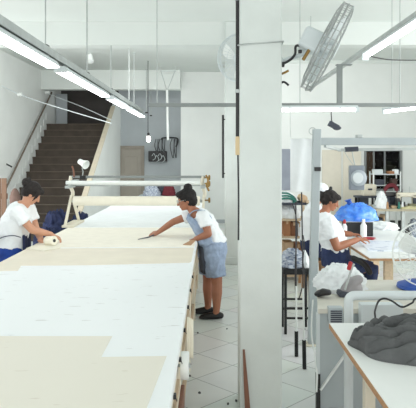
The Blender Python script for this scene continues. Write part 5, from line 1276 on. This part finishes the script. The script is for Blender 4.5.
for px, w_, d_, h_, m, a_, b_ in clut:
    x = XX(px, FY + 0.25); o = MB().bb(x - w_ / 2, x + w_ / 2, FY + 0.2, FY + 0.2 + d_, NZ, NZ + h_).bb(x - w_ / 2 - 0.004, x + w_ / 2 + 0.004, FY + 0.196, FY + 0.204 + d_, NZ + h_ * 0.8, NZ + h_ * 0.86).build('table_box', m, None, bevel=0.006)
    tag(o, a_ + ' on the crowded far table ' + b_, 'box')
heap('grey_rag', (XX(401, FY + 0.2), FY + 0.9, NZ), (0.12, 0.12, 0.2), M_DGREY, 'dark grey rag heap behind the thread cones on the far table', 'cloth', 61, 0.2, 4)
heap('draped_cloth', (XX(411, FY + 0.08), FY + 0.1, NZ), (0.2, 0.085, 0.05), mat('straw_cloth', (196, 190, 150), 0.9), 'straw coloured cloth on the front edge of the far table', 'cloth', 62, 0.12, 4)
for i, (px, h_, m) in enumerate(((377, 0.55, M_DGREY), (383.5, 0.6, M_CARDP), (405, 0.3, M_BLACK))):
    x = XX(px, FY + 0.5); o = MB().bb(x - 0.055, x + 0.055, FY + 0.3, FY + 0.6, 0, h_).bb(x - 0.06, x + 0.06, FY + 0.295, FY + 0.605, h_ - 0.06, h_ - 0.02).build('storage_box', m, None, bevel=0.008)
    tag(o, ['tall dark box under the far table below the white mound', 'tall pale box under the far table left of the black bins', 'low black box under the far table near the marled bundle'][i].replace('left of', 'before'), 'box')
tag(MB().bb(XX(367, 14.9), XX(374, 14.9), 14.9, 15.15, 0, ZZ(152, 15.1)).bb(XX(367, 14.9), XX(373, 14.9), 14.89, 14.9, 0.2, ZZ(155, 15.1)).build('store_cabinet', mat('brown_cabinet', (122, 92, 70), 0.7), None, bevel=0.01), 'brown cabinet inside the store behind the dark window', 'cabinet')
tag(MB().bb(XX(385, 15.0), XX(397, 15.0), 15.0, 15.25, 0, ZZ(165, 15.1)).bb(XX(386, 15.1), XX(390, 15.1), 15.02, 15.2, ZZ(165, 15.1), ZZ(161, 15.1)).build('store_shelf', mat('dark_olive', (74, 72, 58), 0.8), None, bevel=0.01), 'dark shelf unit inside the store behind the window', 'shelf')
# small dark table with boxy cover left of it
dt = thing('machine_stand', (XX(367, 12.85), 12.9, 0), 'dark machine stand left of the crowded far table', 'stand')
zt = ZZ(196, 12.85)
MB().bb(XX(356, 12.85), XX(377, 12.85), 12.75, 13.1, zt - 0.035, zt).build('tabletop', M_DGREY, dt)
for px in (358, 375):
    for y in (12.79, 13.05): MB().bb(XX(px, 12.85) - 0.02, XX(px, 12.85) + 0.02, y - 0.02, y + 0.02, 0, zt - 0.035).build('leg', M_BLACK, dt)
MB().bb(XX(359, 12.85), XX(368, 12.85), 12.8, 13.05, 0.3, zt - 0.035).build('drawer', M_DGREY, dt, bevel=0.005)
mc_ = thing('machine_cover', (XX(370, 12.9), 12.9, zt), 'boxy beige machine cover on the dark stand', 'cover')
pr = [P(363, 196, 12.85), P(376, 196, 12.85), P(377, 186, 12.85), P(375, 184, 12.85), P(365, 184.5, 12.85), P(363.5, 188, 12.85)]
for v in pr[:2]: v.z = zt
MB().prism(pr, (0, 0.22, 0)).build('cover', M_BEIGEM, mc_, bevel=0.02)
MB().bb(XX(368, 12.85), XX(372, 12.85), 12.83, 12.86, ZZ(190, 12.85), ZZ(188.5, 12.85)).build('handle', M_DGREY, mc_)
# white rack in front of the window
wr_ = thing('white_rack', (XX(387, 13.2), 13.2, 0), 'thin white metal rack standing in front of the dark window', 'rack')
for px in (373.5, 400.5):
    for y in (13.2, 13.5): MB().bb(XX(px, 13.2) - 0.012, XX(px, 13.2) + 0.012, y - 0.012, y + 0.012, 0, ZZ(171.5, 13.2)).build('upright', M_WMET, wr_)
for py in (174, 185, 210): MB().bb(XX(373, 13.2), XX(401, 13.2), 13.18, 13.52, ZZ(py, 13.2) - 0.018, ZZ(py, 13.2)).build('shelf', M_PGREY, wr_)
zsx = ZZ(174, 13.2)
for px, w_, h_, m, lab in ((379, 0.2, 0.1, M_PGREY, 'pale grey box on the top shelf of the white rack'), (397, 0.09, 0.1, M_CLOTHW, 'small white pot on the top shelf of the white rack'), (392, 0.12, 0.06, M_CARD, 'low brown box on the top shelf of the white rack')):
    o = MB().bb(XX(px, 13.2) - w_ / 2, XX(px, 13.2) + w_ / 2, 13.22, 13.42, zsx, zsx + h_).build('shelf_box', m, None, bevel=0.01)
    tag(o, lab, 'box')
zsx = ZZ(185, 13.2)
for px, w_, h_, m, lab in ((381, 0.16, 0.12, M_DGREY, 'dark grey box on the lower shelf of the white rack'), (395, 0.12, 0.14, mat('dark_brown', (70, 52, 46), 0.7), 'dark brown box on the lower shelf of the white rack')):
    o = MB().bb(XX(px, 13.2) - w_ / 2, XX(px, 13.2) + w_ / 2, 13.22, 13.42, zsx, zsx + h_).build('shelf_box', m, None, bevel=0.01)
    tag(o, lab, 'box')

# fabric scraps on the floor
for i, (px, py) in enumerate(((190.5, 364.5), (190, 376), (227, 329), (199.5, 393), (236, 401), (239, 352), (198, 333), (193, 318), (228, 404))):
    Y = YY(py); p = P(px, py, Y); a = random.uniform(0, PI)
    pts = [V((p.x + 0.014 * math.cos(a + k * 1.2) * random.uniform(0.5, 1), p.y + 0.02 * math.sin(a + k * 1.2) * random.uniform(0.6, 1.2), 0.0)) for k in range(5)]
    o = MB().prism(pts, (0, 0, 0.006)).build('fabric_scrap', M_BLACK)
    tag(o, 'tiny dark fabric scrap dropped on the white floor tiles by the table', 'scrap', 'dark scraps on the floor')
for o in list(bpy.data.objects):
    if '_o' in o: del o['_o']
